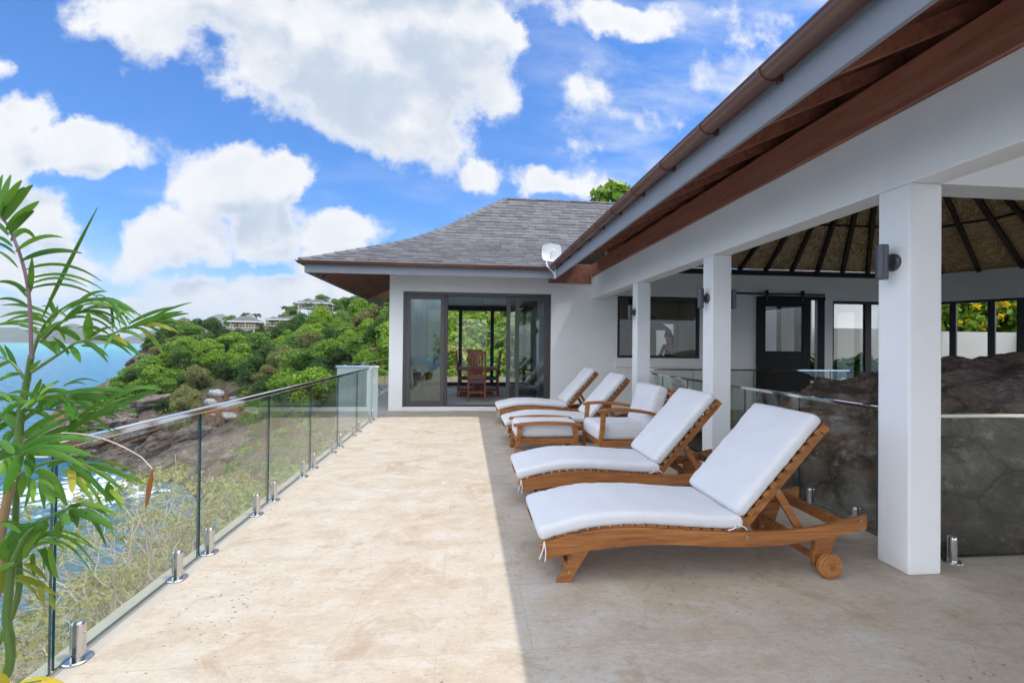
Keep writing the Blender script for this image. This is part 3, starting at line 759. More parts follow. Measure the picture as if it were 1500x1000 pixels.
def bracket(m, p, along, side, r=0.066, w=0.028):
    p, along, side = Vector(p), Vector(along), Vector(side); n = 12; o = len(m.v)
    for s_ in (-w / 2, w / 2):
        for rr in (r - 0.004, r + 0.009):
            for i in range(n + 1):
                a = math.pi * i / n; m.v.append(tuple(p + along * s_ + side * (math.cos(a) * rr) + Vector((0, 0, -math.sin(a) * rr))))
    k = n + 1
    for i in range(n):
        for A, B in ((0, 1), (1, 3), (3, 2), (2, 0)):
            m.f.append((o + A * k + i, o + A * k + i + 1, o + B * k + i + 1, o + B * k + i)); m.mi.append(0)
m = MB(); gutter(m, (EX0 - 0.03, EY0 - 0.012, EZ + 0.0), (1.66, EY0 - 0.012, EZ + 0.0), (0, -1, 0), 0.058)
W(m, 'gutter', 'gutter_brown', smooth=True)
for i in range(8):
    m = MB(); bracket(m, (EX0 + 0.35 + i * 0.62, EY0 - 0.012, EZ), (1, 0, 0), (0, -1, 0), 0.058, 0.022); W(m, 'gutter_bracket', 'gutter_brown', smooth=True)
m = MB(); gutter(m, (EX0 - 0.012, EY0 - 0.06, EZ), (EX0 - 0.012, 17.9, EZ), (-1, 0, 0), 0.058)
W(m, 'gutter', 'gutter_brown', smooth=True)
m = MB()
for i in range(15):
    y = EY0 + 0.35 + i * 0.38
    rn = min(1.5, y - EY0 - 0.05); m.bar((EX0 + 0.09, y, EZ - 0.13), (EX0 + rn, y, EZ - 0.15 + 0.455 * rn), 0.045, 0.13)
for i in range(8):
    x = -1.55 + i * 0.42
    m.bar((x, EY0 + 0.09, EZ - 0.10), (x, WALL_Y, EZ - 0.10 + 0.455 * 0.95), 0.045, 0.13)
m.bar((EX0 + 0.1, EY0 + 0.1, EZ - 0.12), (-1.75, EY0 + 1.5, EZ - 0.12 + 0.455 * 1.4), 0.06, 0.15)
m.bar((-2.35, EY0 + 0.12, EZ - 0.02), (-1.665, WALL_Y + 0.05, EZ - 0.01), 0.04, 0.09)
W(m, 'rafters', 'stained_eave_timber')
m = MB()
m.add([(EX0 + 0.05, EY0 + 0.05, EZ - 0.03), (1.80, EY0 + 0.05, EZ - 0.03), (1.80, EY0 + 2.0, roof_z(1.95) - 0.05), (EX0 + 2.0, EY0 + 2.0, roof_z(1.95) - 0.05)], [(0, 1, 2, 3)])
m.add([(EX0 + 0.05, EY0 + 0.05, EZ - 0.03), (EX0 + 2.0, EY0 + 2.0, roof_z(1.95) - 0.05), (EX0 + 2.0, EY0 + 2 * AT - 2.0, roof_z(1.95) - 0.05), (EX0 + 0.05, EY0 + 2 * AT - 0.05, EZ - 0.03)], [(0, 1, 2, 3)])
W(m, 'eave_boards', 'stained_eave_timber', fix=False)

# ---------------------------------------------------------------- pavilion
pav = tag(empty('open_pavilion', (2.96, 2.86, 0)), 'open white columned pavilion with brown gutter and woven bamboo ceiling right of the terrace', 'building')
PO = Vector((2.96, 2.86, 0))
def Pv(mb, name, mt, parent=pav, **kw):
    mb.v = [(x - PO.x, y - PO.y, z) for x, y, z in mb.v]
    return mb.build(name, mt, parent, **kw)
CX0, CX1 = 2.845, 3.078
CY = [(-2.08, -1.85), (0.33, 0.56), (2.745, 2.978), (5.165, 5.39), (7.56, 7.785)]
for y0, y1 in CY[1:]:
    m = MB(); m.span((CX0, y0, 0.0), (CX1, y1, 2.53)); Pv(m, 'column', 'white_column_paint', bevel=0.012)
m = MB(); m.span((CX0, -5, 2.53), (CX1, WALL_Y, 3.02)); Pv(m, 'beam', 'white_column_paint', bevel=0.008)
m = MB(); m.span((CX1, 2.747, 2.53), (11.5, 2.976, 3.15)); m.span((CX0 + 0.34, 2.75, 3.15), (11.5, 2.973, 3.6)); Pv(m, 'beam', 'white_column_paint')
m = MB(); m.span((CX0 - 0.03, -5, 3.022), (CX0 + 0.02, 10.36, 3.30)); Pv(m, 'timber_frieze_board', 'stained_eave_timber', bevel=0.004)
m = MB(); m.span((1.84, 10.36, 2.86), (CX0 - 0.032, 10.395, 3.30)); Pv(m, 'timber_frieze_board', 'stained_eave_timber', bevel=0.004)
m = MB(); m.span((CX0 + 0.30, -5, 3.022), (CX0 + 0.33, 10.36, 3.66)); Pv(m, 'eave_backing_board', 'stained_eave_timber')
# eave
FX, FZ0, FZ1 = 1.78, 2.80, 3.00
m = MB(); m.span((FX, -5, FZ0), (FX + 0.03, 9.34, FZ1)); Pv(m, 'fascia', 'grey_fascia_paint', bevel=0.004)
m = MB(); gutter(m, (FX - 0.075, -5, 3.035), (FX - 0.075, 9.22, 3.035), (-1, 0, 0), 0.066); Pv(m, 'gutter', 'gutter_brown', smooth=True)
for y in [1.15, 1.83, 2.50, 3.18, 3.87, 4.56, 5.24, 5.92, 6.6, 7.28, 7.96, 8.64]:
    m = MB(); bracket(m, (FX - 0.075, y, 3.035), (0, 1, 0), (-1, 0, 0), 0.066, 0.03)
    m.span((FX - 0.02, y - 0.02, 2.965), (FX - 0.001, y + 0.02, 3.03))
    Pv(m, 'gutter_bracket', 'gutter_brown', smooth=True)
m = MB()
for i in range(20):
    y = -3.0 + i * 0.61
    m.bar((FX + 0.03, y, FZ1 - 0.055), (CX0 + 0.3, y, FZ1 - 0.055 + 0.45 * 1.33), 0.05, 0.10)
Pv(m, 'rafters', 'stained_eave_timber')
m = MB(); m.add([(FX - 0.02, -5, FZ1 + 0.012), (CX0 + 0.35, -5, FZ1 + 0.012 + 0.45 * 1.43), (CX0 + 0.35, 10.36, FZ1 + 0.012 + 0.45 * 1.43), (FX - 0.02, 9.36, FZ1 + 0.012)], [(0, 1, 2, 3)])
Pv(m, 'eave_boards', 'stained_eave_timber', fix=False)
m = MB()
m.add([(FX - 0.06, -5.2, 3.075), (7.0, -5.2, 3.075 + 0.7 * 5.28), (7.0, 12.5, 3.075 + 0.7 * 5.28), (FX - 0.06, 9.30, 3.075)], [(0, 1, 2, 3)])
m.add([(7.0, -5.2, 3.075 + 0.7 * 5.28), (13.2, -5.2, 3.1), (13.2, 12.5, 3.1), (7.0, 12.5, 3.075 + 0.7 * 5.28)], [(0, 1, 2, 3)])
Pv(m, 'roof', 'slate_shingle', fix=False)
# ring plate, woven ceiling, rafters
RING = [(CX1 + 0.02, 10.36), (11.55, 10.36), (12.2, 9.1), (12.2, 5.0), (11.0, 3.0), (CX1 + 0.02, 3.0)]
RZ = 3.2; APEX = Vector((6.44, 6.6, 5.95))
m = MB()
for i in range(6):
    a, b = RING[i], RING[(i + 1) % 6]
    mid = Vector(((a[0] + b[0]) / 2, (a[1] + b[1]) / 2, 0))
    m.bar((*a, RZ + 0.01), (*b, RZ + 0.01), 0.08, 0.10)
Pv(m, 'ring_beam', 'dark_rafter')
for i in range(6):
    a, b = Vector((*RING[i], RZ + 0.1)), Vector((*RING[(i + 1) % 6], RZ + 0.1))
    # facet mesh built flat in its own plane so that the weave follows the slope
    ex = (b - a).normalized(); nrm = ex.cross(APEX - a).normalized(); ey = nrm.cross(ex)
    L = (b - a).length; ap = APEX - a
    mm = MB(); mm.add([(0, 0, 0), (L, 0, 0), (ap.dot(ex), ap.dot(ey), 0)], [(0, 1, 2)])
    o = mm.build('ceiling_panel', 'woven_bamboo_mat', pav, fix=False)
    o.matrix_local = Matrix.Translation(a - PO) @ Matrix((ex, ey, nrm)).transposed().to_4x4()
    mm = MB(); n = max(2, int(L / 0.62))
    for k in range(n + 1):
        u = L * k / n; tip = ap.xy if False else Vector((ap.dot(ex), ap.dot(ey)))
        s0 = Vector((u, 0)); s1 = s0.lerp(tip, 0.93 if k % 2 == 0 else 0.72)
        sg = -1 if (Matrix((ex, ey, nrm)).transposed() @ Vector((0, 0, 1))).z > 0 else 1
        mm.bar((s0.x, s0.y, sg * 0.04), (s1.x, s1.y, sg * 0.04), 0.075, 0.07)
    for fr in (0.30, 0.62):
        p0 = Vector((0, 0)).lerp(tip, fr); p1 = Vector((L, 0)).lerp(tip, fr)
        mm.bar((p0.x, p0.y, sg * 0.02), (p1.x, p1.y, sg * 0.02), 0.03, 0.03)
    o = mm.build('ceiling_rafters', 'dark_rafter', pav, fix=True)
    o.matrix_local = Matrix.Translation(a - PO) @ Matrix((ex, ey, nrm)).transposed().to_4x4()
# back wall with kitchen window, barn door opening and garden window
WX = [(CX1 - 0.2, 3.45), (5.42, 7.0), (8.39, 8.74)]
m = MB(); B0, B1 = WALL_Y + 0.002, WALL_Y + 0.2
m.span((2.862, B0, 0), (3.45, B1, 3.3)); m.span((3.45, B0, 0), (5.42, B1, 1.19)); m.span((3.45, B0, 2.61), (5.42, B1, 3.3))
m.span((5.42, B0, 0), (7.05, B1, 3.3)); m.span((7.05, B0, 2.62), (8.45, B1, 3.3)); m.span((8.45, B0, 0), (8.76, B1, 3.3)); m.span((8.76, B0, 2.60), (11.6, B1, 3.3)); m.span((11.3, B0, 0), (11.6, B1, 2.60))
Pv(m, 'wall', 'white_plaster')
m = MB(); m.span((3.40, WALL_Y - 0.05, 0.98), (5.47, WALL_Y + 0.0, 1.17)); Pv(m, 'window_sill', 'white_plaster', bevel=0.006)
m = MB(); y0, y1 = WALL_Y + 0.01, WALL_Y + 0.09
m.span((3.45, y0, 2.55), (5.42, y1, 2.608)); m.span((3.45, y0, 1.192), (5.42, y1, 1.25))
for x in (3.45, 4.05, 5.36): m.span((x, y0 + 0.001, 1.25), (x + (0.14 if x == 4.05 else 0.06), y1 - 0.001, 2.55))
kw = Pv(m, 'kitchen_window', 'black_metal')
m = MB(); m.span((3.5, WALL_Y + 0.04, 1.24), (5.37, WALL_Y + 0.048, 2.56)); m.v = [(x - PO.x, y - PO.y, z) for x, y, z in m.v]; m.build('pane', 'window_glass', kw)
m = MB(); m.span((8.76, y0, 2.53), (11.3, y1, 2.598))
for x in (8.76, 9.62, 10.6, 11.2): m.span((x, y0 + 0.001, 0.0), (x + (0.04 if x == 8.76 else 0.16), y1 - 0.001, 2.53))
gw = Pv(m, 'garden_window', 'black_metal')
m = MB(); m.span((8.8, WALL_Y + 0.04, 0.0), (11.3, WALL_Y + 0.048, 2.55)); m.v = [(x - PO.x, y - PO.y, z) for x, y, z in m.v]; m.build('pane', 'window_glass', gw)
# barn door on its track
m = MB(); x0, x1, y0, y1 = 6.80, 8.13, WALL_Y - 0.075, WALL_Y - 0.02
m.span((x0, y0, 0.03), (x0 + 0.2, y1, 2.66)); m.span((x1 - 0.2, y0, 0.03), (x1, y1, 2.66)); m.span((x0 + 0.2, y0, 2.43), (x1 - 0.2, y1, 2.66)); m.span((x0 + 0.2, y0, 0.03), (x1 - 0.2, y1, 1.38))
bd = Pv(m, 'barn_door', 'dark_cabinet', bevel=0.004)
m = MB(); m.span((x0 + 0.19, y0 + 0.02, 1.37), (x1 - 0.19, y0 + 0.03, 2.44)); m.v = [(x - PO.x, y - PO.y, z) for x, y, z in m.v]; m.build('pane', 'window_glass', bd)
m = MB(); m.span((5.9, WALL_Y - 0.07, 2.70), (8.5, WALL_Y - 0.055, 2.745))
for x in (7.02, 7.92): m.span((x - 0.03, WALL_Y - 0.09, 2.55), (x + 0.03, WALL_Y - 0.072, 2.80)); m.lathe([(0, 0), (0.045, 0), (0.045, 0.02), (0, 0.02)], (x, WALL_Y - 0.09, 2.77), 'Y', 16)
m.v = [(x - PO.x, y - PO.y, z) for x, y, z in m.v]; m.build('track', 'black_metal', bd)
m = MB(); m.span((7.0, WALL_Y - 0.015, 2.60), (8.56, WALL_Y + 0.0, 2.69)); m.span((8.37, WALL_Y - 0.016, 0), (8.54, WALL_Y - 0.001, 2.60)); Pv(m, 'door_frame', 'dark_cabinet')
# angled garden facet on the right
fa, fb = Vector((11.55, 10.4, 0)), Vector((12.25, 9.05, 0)); fd = (fb - fa).normalized(); fn = Vector((-fd.y, fd.x, 0))
def facet_box(m, s0, s1, z0, z1, th, off=0.0):
    a = fa + fd * s0 + fn * off; b = fa + fd * s1 + fn * off
    m.bar((a.x, a.y, (z0 + z1) / 2), (b.x, b.y, (z0 + z1) / 2), th, z1 - z0)
m = MB(); facet_box(m, 0, 1.6, 2.62, 3.3, 0.2); m.span((12.15, 5.0, 2.62), (12.3, 9.05, 3.3)); Pv(m, 'wall', 'white_plaster')
m = MB()
for s0, s1 in ((0.0, 0.05), (0.22, 0.34), (0.88, 1.0), (1.34, 1.46)): facet_box(m, s0, s1, 0, 2.56, 0.10, 0.0)
facet_box(m, 0, 1.6, 2.56, 2.62, 0.102)
for y in (8.2, 7.3, 6.4, 5.5): m.span((12.17, y, 0), (12.27, y + 0.12, 2.6))
Pv(m, 'garden_window', 'black_metal')

# wall lamps on the columns
def wall_lamp(x, y, z, side, label):
    t = tag(empty('wall_lamp', (x, y, z), 0 if side < 0 else math.pi), label, 'wall lamp', 'wall lamps on the columns')
    m = MB(); m.lathe([(0.0, -0.115), (0.033, -0.115), (0.037, -0.110), (0.037, 0.110), (0.033, 0.115), (0.0, 0.115)], (-0.085, 0, 0), 'Z', 28); m.build('lamp_body', 'bronze_lamp', t, smooth=True)
    m = MB(); m.lathe([(0.0, 0.0), (0.058, 0.0), (0.058, -0.016), (0.048, -0.026), (0.0, -0.026)], (0, 0, 0), 'X', 28); m.build('wall_plate', 'bronze_lamp', t, smooth=True)
    m = MB(); m.lathe([(0.016, -0.026), (0.016, -0.055)], (0, 0, 0), 'X', 14); m.build('lamp_arm', 'bronze_lamp', t, smooth=True)
    return t
wall_lamp(CX0, 2.86, 2.03, -1, 'cylindrical bronze wall lamp on the nearest and widest white column')
wall_lamp(CX0, 5.28, 2.03, -1, 'cylindrical bronze wall lamp on the seaward face of the middle column')
wall_lamp(CX0, 7.67, 2.03, -1, 'small cylindrical wall lamp on the farthest column before the kitchen window')
wall_lamp(CX1, 5.28, 2.03, 1, 'dark wall lamp half hidden on the inner face of the middle column')

# dish antenna at the eaves corner
t = tag(empty('dish_antenna', (1.76, 9.24, 2.80)), 'small white square dish antenna on a bent arm at the eaves corner', 'antenna')
m = MB(); n = 12; g = {}
for i in range(n + 1):
    for j in range(n + 1):
        u, v = i / n * 2 - 1, j / n * 2 - 1
        uu = u * math.sqrt(max(0, 1 - 0.28 * v * v)); vv = v * math.sqrt(max(0, 1 - 0.28 * u * u))
        g[i, j] = (uu * 0.20, 0.045 * (1 - (u * u + v * v) / 2) , vv * 0.18)
vs = []; fs = []
for k, off in enumerate((0, 0.012)):
    for i in range(n + 1):
        for j in range(n + 1): vs.append((g[i, j][0], g[i, j][1] + off, g[i, j][2]))
N2 = (n + 1) ** 2
for i in range(n):
    for j in range(n):
        a = i * (n + 1) + j; fs.append((a, a + 1, a + n + 2, a + n + 1)); fs.append((N2 + a, N2 + a + n + 1, N2 + a + n + 2, N2 + a + 1))
for i in range(n):
    for e in ((i * (n + 1), (i + 1) * (n + 1)), (i * (n + 1) + n, (i + 1) * (n + 1) + n), (i, i + 1), (n * (n + 1) + i, n * (n + 1) + i + 1)):
        fs.append((e[0], e[1], N2 + e[1], N2 + e[0]))
m.add(vs, fs); m.build('dish', 'white_enamel', t, smooth=True, loc=(-0.06, 0.0, 0.52))
m = MB(); m.tube([(0.0, 0.0, 0.0), (0.0, -0.02, 0.10), (-0.07, -0.02, 0.16), (-0.15, -0.01, 0.24), (-0.165, 0.03, 0.33), (-0.165, 0.055, 0.46)], 0.014, 10)
m.bar((0.012, -0.03, 0.0), (0.012, -0.03, 0.19), 0.03, 0.02); m.tube([(0.0, -0.03, 0.03), (-0.05, -0.02, 0.14)], 0.008, 8); m.build('arm', 'white_enamel', t, smooth=True)
m = MB(); m.lathe([(0.0, -0.1), (0.03, -0.1), (0.03, -0.04), (0.0, -0.04)], (-0.04, 0, 0.56), 'Y', 14); m.bar((-0.08, -0.07, 0.53), (-0.08, 0.04, 0.42), 0.016, 0.02); m.build('receiver', 'white_enamel', t, smooth=True)

# ---------------------------------------------------------------- furniture on the terrace
def cushion(name, path, w, th, parent, y0=0.0, mt='white_canvas', nx=40, ny=14, rad=0.03, puff=0.012, seed=0, droop=0.0):
    """padded cushion swept along a side-view path (x,z = centre line), width w across y, rounded edges, soft puffing"""
    P = [Vector((p[0], 0, p[1])) for p in path]
    ln = [0]
    for a, b in zip(P, P[1:]): ln.append(ln[-1] + (b - a).length)
    L = ln[-1]
    def pt(s):
        s = min(max(s, 0), L)
        return Vector((interp(s, ln, [p.x for p in P]), 0, interp(s, ln, [p.z for p in P])))
    ss_ = sorted(set([0, rad * 0.1, rad * 0.3, rad * 0.6, rad] + list(np.linspace(rad, L - rad, nx)) + [L - rad * 0.6, L - rad * 0.3, L - rad * 0.1, L]))
    ring = []  # rounded rectangle, around y/z
    hw, hh = w / 2, th / 2; r = min(rad, hh * 0.95)
    def arc(cy, cz, a0):
        return [(cy + r * math.cos(a0 + math.pi / 2 * i / 5), cz + r * math.sin(a0 + math.pi / 2 * i / 5), 1) for i in range(6)]
    top = [(x, hh) for x in np.linspace(hw - r, -hw + r, ny)][1:-1]
    bot = [(x, -hh) for x in np.linspace(-hw + r, hw - r, ny)][1:-1]
    ring = [(a, b) for a, b, _ in arc(hw - r, hh - r, 0)] + top + [(a, b) for a, b, _ in arc(-hw + r, hh - r, math.pi / 2)] + \
           [(a, b) for a, b, _ in arc(-hw + r, -hh + r, math.pi)] + bot + [(a, b) for a, b, _ in arc(hw - r, -hh + r, 1.5 * math.pi)]
    n = len(ring); vs = []; fs = []
    for s in ss_:
        t = (pt(s + 0.02) - pt(s - 0.02)).normalized(); nz = Vector((-t.z, 0, t.x))
        if nz.z < 0 and abs(t.x) > 0.2: nz = -nz
        e = min(s, L - s); k = 1.0
        inset = rad - math.sqrt(max(0, rad * rad - (rad - min(e, rad)) ** 2))
        c = pt(s)
        for (y, z) in ring:
            fy = (hw - inset) / hw; fz = (hh - inset) / hh
            yy, zz = y * fy, z * fz
            e2 = min(e, hw - abs(y)); pf = puff * (1 - math.exp(-max(e2, 0) / 0.07))
            wr = 0.005 * mnoise.noise(Vector((s * 8 + seed, y * 6, z * 3))) + 0.003 * mnoise.noise(Vector((s * 30 + seed, y * 20, 3))) + 0.004 * mnoise.noise(Vector((s * 55 + seed, y * 5, 9))) * math.exp(-(hw - abs(y)) / 0.03)
            zz += (pf + wr) * (1 if z > 0 else -0.3) * (abs(z) / hh)
            yy += wr * (1 if y > 0 else -1)
            q = c + nz * zz; vs.append((q.x, y0 + hw + yy, q.z))
    m_ = len(ss_)
    for i in range(m_ - 1):
        for j in range(n):
            j2 = (j + 1) % n; fs.append((i * n + j, i * n + j2, (i + 1) * n + j2, (i + 1) * n + j))
    fs.append(tuple(range(n))); fs.append(tuple((m_ - 1) * n + j for j in range(n)))
    mb = MB(); mb.add(vs, fs)
    o = mb.build(name, mt, parent); o.data.polygons.foreach_set('use_smooth', [True] * len(o.data.polygons))
    return o

def catmull(pts, n):
    out = []; P = [Vector((p[0], p[1])) for p in pts]; P = [2 * P[0] - P[1]] + P + [2 * P[-1] - P[-2]]
    for i in range(1, len(P) - 2):
        for k in range(n):
            t = k / n; a, b, c, d = P[i - 1:i + 3]
            out.append(0.5 * ((2 * b) + (c - a) * t + (2 * a - 5 * b + 4 * c - d) * t * t + (3 * b - a - 3 * c + d) * t ** 3))
    out.append(P[-2]); return [(p.x, p.y) for p in out]

RT = catmull([(0, .250), (.26, .315), (.54, .338), (.80, .325), (1.07, .302), (1.33, .292), (1.57, .292), (1.83, .318), (2.13, .378)], 4)
RB = catmull([(.035, .160), (.26, .198), (.545, .222), (.8, .226), (1.07, .208), (1.33, .197), (1.57, .204), (1.83, .238), (2.13, .290)], 4)
LW = 0.66
def make_lounger():
    root = empty('sun_lounger')
    for y in (0.0, LW - 0.034):
        m = MB(); m.strip(RT, RB, y, y + 0.034); m.build('side_rail', 'teak', root, bevel=0.005)
    zt = lambda x: interp(x, [p[0] for p in RT], [p[1] for p in RT])
    m = MB(); x = 0.03
    while x < 1.28:
        m.box((x + 0.025, LW / 2, zt(x + 0.025) + 0.004), (0.05, LW - 0.05, 0.018), Matrix.Rotation(-math.atan2(zt(x + 0.06) - zt(x), 0.06), 3, 'Y')); x += 0.072
    m.build('seat_slats', 'teak', root, bevel=0.003)
    m = MB()
    for A_, B_ in (((0.04, 0.034, 0.19), (0.075, LW - 0.034, 0.25)), ((1.30, 0.034, 0.215), (1.34, LW - 0.034, 0.285)), ((1.62, 0.034, 0.225), (1.66, LW - 0.034, 0.275)), ((1.985, 0.034, 0.27), (2.025, LW - 0.034, 0.335))):
        m = MB(); m.span(A_, B_); m.build('cross_rail', 'teak', root, bevel=0.004)
    for y in (0.036, LW - 0.074):
        m = MB(); m.strip(catmull([(.225, .26), (.205, .16), (.150, .06), (.112, .0)], 4), catmull([(.355, .28), (.305, .17), (.235, .06), (.205, .0)], 4), y, y + 0.038); m.build('leg', 'teak', root, bevel=0.004)
    m = MB(); m.bar((0.185, 0.05, 0.095), (0.185, LW - 0.05, 0.095), 0.03, 0.045); m.build('leg_stretcher', 'teak', root, bevel=0.003)
    for y in (0.036, LW - 0.074):
        m = MB(); m.strip(catmull([(1.800, .26), (1.80, .18), (1.79, .10), (1.80, .04)], 4), catmull([(1.965, .28), (1.93, .19), (1.90, .10), (1.895, .04)], 4), y, y + 0.038); m.build('leg', 'teak', root, bevel=0.004)
    m = MB(); m.bar((1.85, 0.03, 0.078), (1.85, LW - 0.03, 0.078), 0.035, 0.035); m.build('axle', 'teak', root, bevel=0.003)
    for y, s in ((-0.052, 1), (LW + 0.004, -1)):
        m = MB(); r = 0.078
        m.lathe([(0.0, 0.0), (r - 0.026, 0.0), (r - 0.022, 0.006), (r - 0.008, 0.006), (r, 0.014), (r, 0.040), (r - 0.006, 0.048), (0.0, 0.048)], (1.85, y, 0.078), 'Y', 36)
        wv = m.build('wheel', 'teak', root, smooth=True)
        yy = y - 0.012 if s > 0 else y + 0.048
        m = MB(); m.lathe([(0.0, 0.0), (0.012, 0.0), (0.018, 0.012), (0.0, 0.012)], (1.85, yy, 0.078), 'Y', 14); m.build('hub', 'teak', wv, smooth=True)
    # raised back
    A = Vector((1.315, 0, 0.305)); B = Vector((1.862, 0, 0.925)); d = (B - A).normalized(); nb = Vector((-d.z, 0, d.x))
    for y in (0.042, LW - 0.072):
        bk = MB(); bk.bar(A + Vector((0, y + 0.015, 0)), B + Vector((0, y + 0.015, 0)), 0.030, 0.055, up=(nb.x, nb.y, nb.z)); bf = bk.build('back_rail', 'teak', root, bevel=0.004)
    m = MB(); L = (B - A).length
    for i in range(11):
        s = 0.03 + i * (L - 0.05) / 10.4; c = A + d * s + nb * 0.043; c.y = LW / 2
        m.box(c, (0.046, LW - 0.02, 0.030), Matrix.Rotation(-math.atan2(d.z, d.x), 3, 'Y'))
    c = A + d * (L - 0.0) + nb * 0.012; c.y = LW / 2; m.box(c, (0.055, LW - 0.05, 0.06), Matrix.Rotation(-math.atan2(d.z, d.x), 3, 'Y'))
    m.build('back_slats', 'teak', root, bevel=0.003)
    for y in (0.080, LW - 0.105):
        m = MB(); m.bar((1.565, y + 0.012, 0.535), (1.735, y + 0.012, 0.265), 0.024, 0.05); m.build('back_prop', 'teak', root, bevel=0.003)
    m = MB()
    for y in (-0.006,): m.lathe([(0, 0), (0.012, 0), (0.012, 0.006), (0, 0.006)], (1.315, y, 0.262), 'Y', 14); m.lathe([(0, 0), (0.009, 0), (0.009, 0.008), (0, 0.008)], (1.575, 0.07, 0.52), 'Y', 12); m.lathe([(0, 0), (0.009, 0), (0.009, 0.006), (0, 0.006)], (0.19, 0.03, 0.065), 'Y', 12); m.lathe([(0, 0), (0.008, 0), (0.008, 0.006), (0, 0.006)], (2.085, -0.005, 0.35), 'Y', 12)
    m.build('bolt', 'brass_bolt', root, smooth=True)
    # cushions
    th = 0.078
    xs = [-0.005, 0.03, 0.1, 0.25, 0.4, 0.55, 0.7, 0.85, 1.0, 1.12, 1.22, 1.30]
    path = [(x, zt(max(x, 0.0)) + 0.016 + th / 2 + (x * 0.55 if x < 0 else 0)) for x in xs]
    cushion('seat_cushion', path, LW - 0.005, th, root, 0.0, seed=1.0)
    A2 = A + nb * (0.062 + th / 2) + d * 0.035; B2 = A2 + d * (L - 0.005)
    cushion('back_cushion', [tuple((A2.lerp(B2, i / 8)).xz) for i in range(9)], LW - 0.005, th, root, 0.0, seed=7.0)
    rg = random.Random(5)
    def ribbon(p, q, w=0.010):
        p, q = Vector(p), Vector(q); mid = (p + q) / 2 + Vector((rg.uniform(-.01, .01), -0.012, 0.0)); m = MB()
        up = (0, 0, 1) if abs((q - p).normalized().z) < .8 else (1, 0, 0)
        m.tube([p, p.lerp(mid, .6) + Vector((0, -.004, 0)), mid, mid.lerp(q, .6), q], 0.0035, 6); m.build('tie_ribbon', 'white_ribbon', root, smooth=True)
    ribbon((0.03, 0.0, 0.27), (0.0, -0.012, 0.17)); ribbon((0.03, 0.0, 0.27), (0.035, -0.012, 0.155))
    ribbon((1.24, -0.004, 0.335), (1.185, -0.01, 0.312)); ribbon((1.26, 0.0, 0.345), (1.31, -0.01, 0.312))
    return root
lounger = make_lounger()
spots = [((0.456, 2.80), R(-0.6), 'nearest teak sun lounger with white cushions, its round rear wheel in full view'),
         ((0.470, 4.09), R(-0.3), 'second teak sun lounger, between the nearest lounger and the armchair'),
         ((0.585, 6.78), R(0.5), 'teak sun lounger just behind the armchair and footstool, its middle hidden by them'),
         ((0.590, 8.50), R(0.0), 'farthest teak sun lounger, beside the wall right of the sliding door')]
for i, ((x, y), rz, lab) in enumerate(spots):
    o = lounger if i == 0 else copy_tree(lounger)
    o.location = (x, y, 0); o.rotation_euler = (0, 0, rz)
    tag(o, lab, 'sun lounger', 'teak sun loungers on the terrace')

# armchair (faces -X); local x from front 0 to back, y from near 0
t = tag(empty('armchair', (1.66, 5.56, 0), R(1)), 'teak armchair with thick white cushions between two sun loungers', 'armchair')
CW = 0.76
for y in (0.0, CW - 0.045):
    m = MB(); m.strip([(0.0, .655), (-.012, .45), (-.035, .24), (-.05, 0.0)], [(0.06, .655), (.042, .45), (.012, .24), (-.005, 0.0)], y, y + 0.045); m.build('leg', 'teak', t, bevel=0.005)
    m = MB(); m.strip([(0.72, .30), (.73, .20), (.75, .0)], [(.78, .30), (.785, .20), (.80, .0)], y, y + 0.045); m.build('leg', 'teak', t, bevel=0.005)
    top = catmull([(-0.03, .672), (.06, .690), (.25, .695), (.5, .672), (.70, .630), (.90, .580)], 4); bot = [(x, z - 0.034 - 0.006 * math.sin(i * .2)) for i, (x, z) in enumerate(top)]
    m = MB(); m.strip(top, bot, y - 0.008, y + 0.053); m.build('armrest', 'teak', t, bevel=0.006)
    m = MB(); m.span((0.0, y + 0.006, .225), (0.74, y + 0.039, .295)); m.build('side_rail', 'teak', t, bevel=0.004)
    m = MB(); m.bar((0.70, y + 0.0225, .25), (0.925, y + 0.0225, .90), 0.045, 0.055, up=(1, 0, 0)); m.build('back_post', 'teak', t, bevel=0.005)
m = MB(); m.span((-0.015, 0.045, .225), (0.02, CW - 0.045, .295)); m.build('front_rail', 'teak', t, bevel=0.004)
m = MB()
for i in range(7): x = 0.06 + i * 0.095; m.span((x, 0.04, .272), (x + 0.06, CW - 0.04, .290))
m.build('seat_slats', 'teak', t)
m = MB()
for i in range(6): z = 0.40 + i * 0.085; x = 0.715 + (z - .25) * 0.346; m.bar((x, 0.04, z), (x, CW - 0.04, z), 0.055, 0.016, up=(1, 0, -.35))
m.bar((0.93, 0.0, .895), (0.93, CW, .895), 0.05, 0.04); m.build('back_slats', 'teak', t, bevel=0.003)
cushion('seat_cushion', [(-0.045 + i * 0.094, .385 - 0.006 * (i / 8)) for i in range(9)], CW - 0.11, 0.175, t, 0.055, rad=0.045, puff=0.03, seed=21)
A, B = Vector((0.655, 0, .43)), Vector((0.815, 0, .955))
cushion('back_cushion', [tuple(A.lerp(B, i / 8).xz) for i in range(9)], CW - 0.10, 0.165, t, 0.05, rad=0.05, puff=0.035, seed=33)

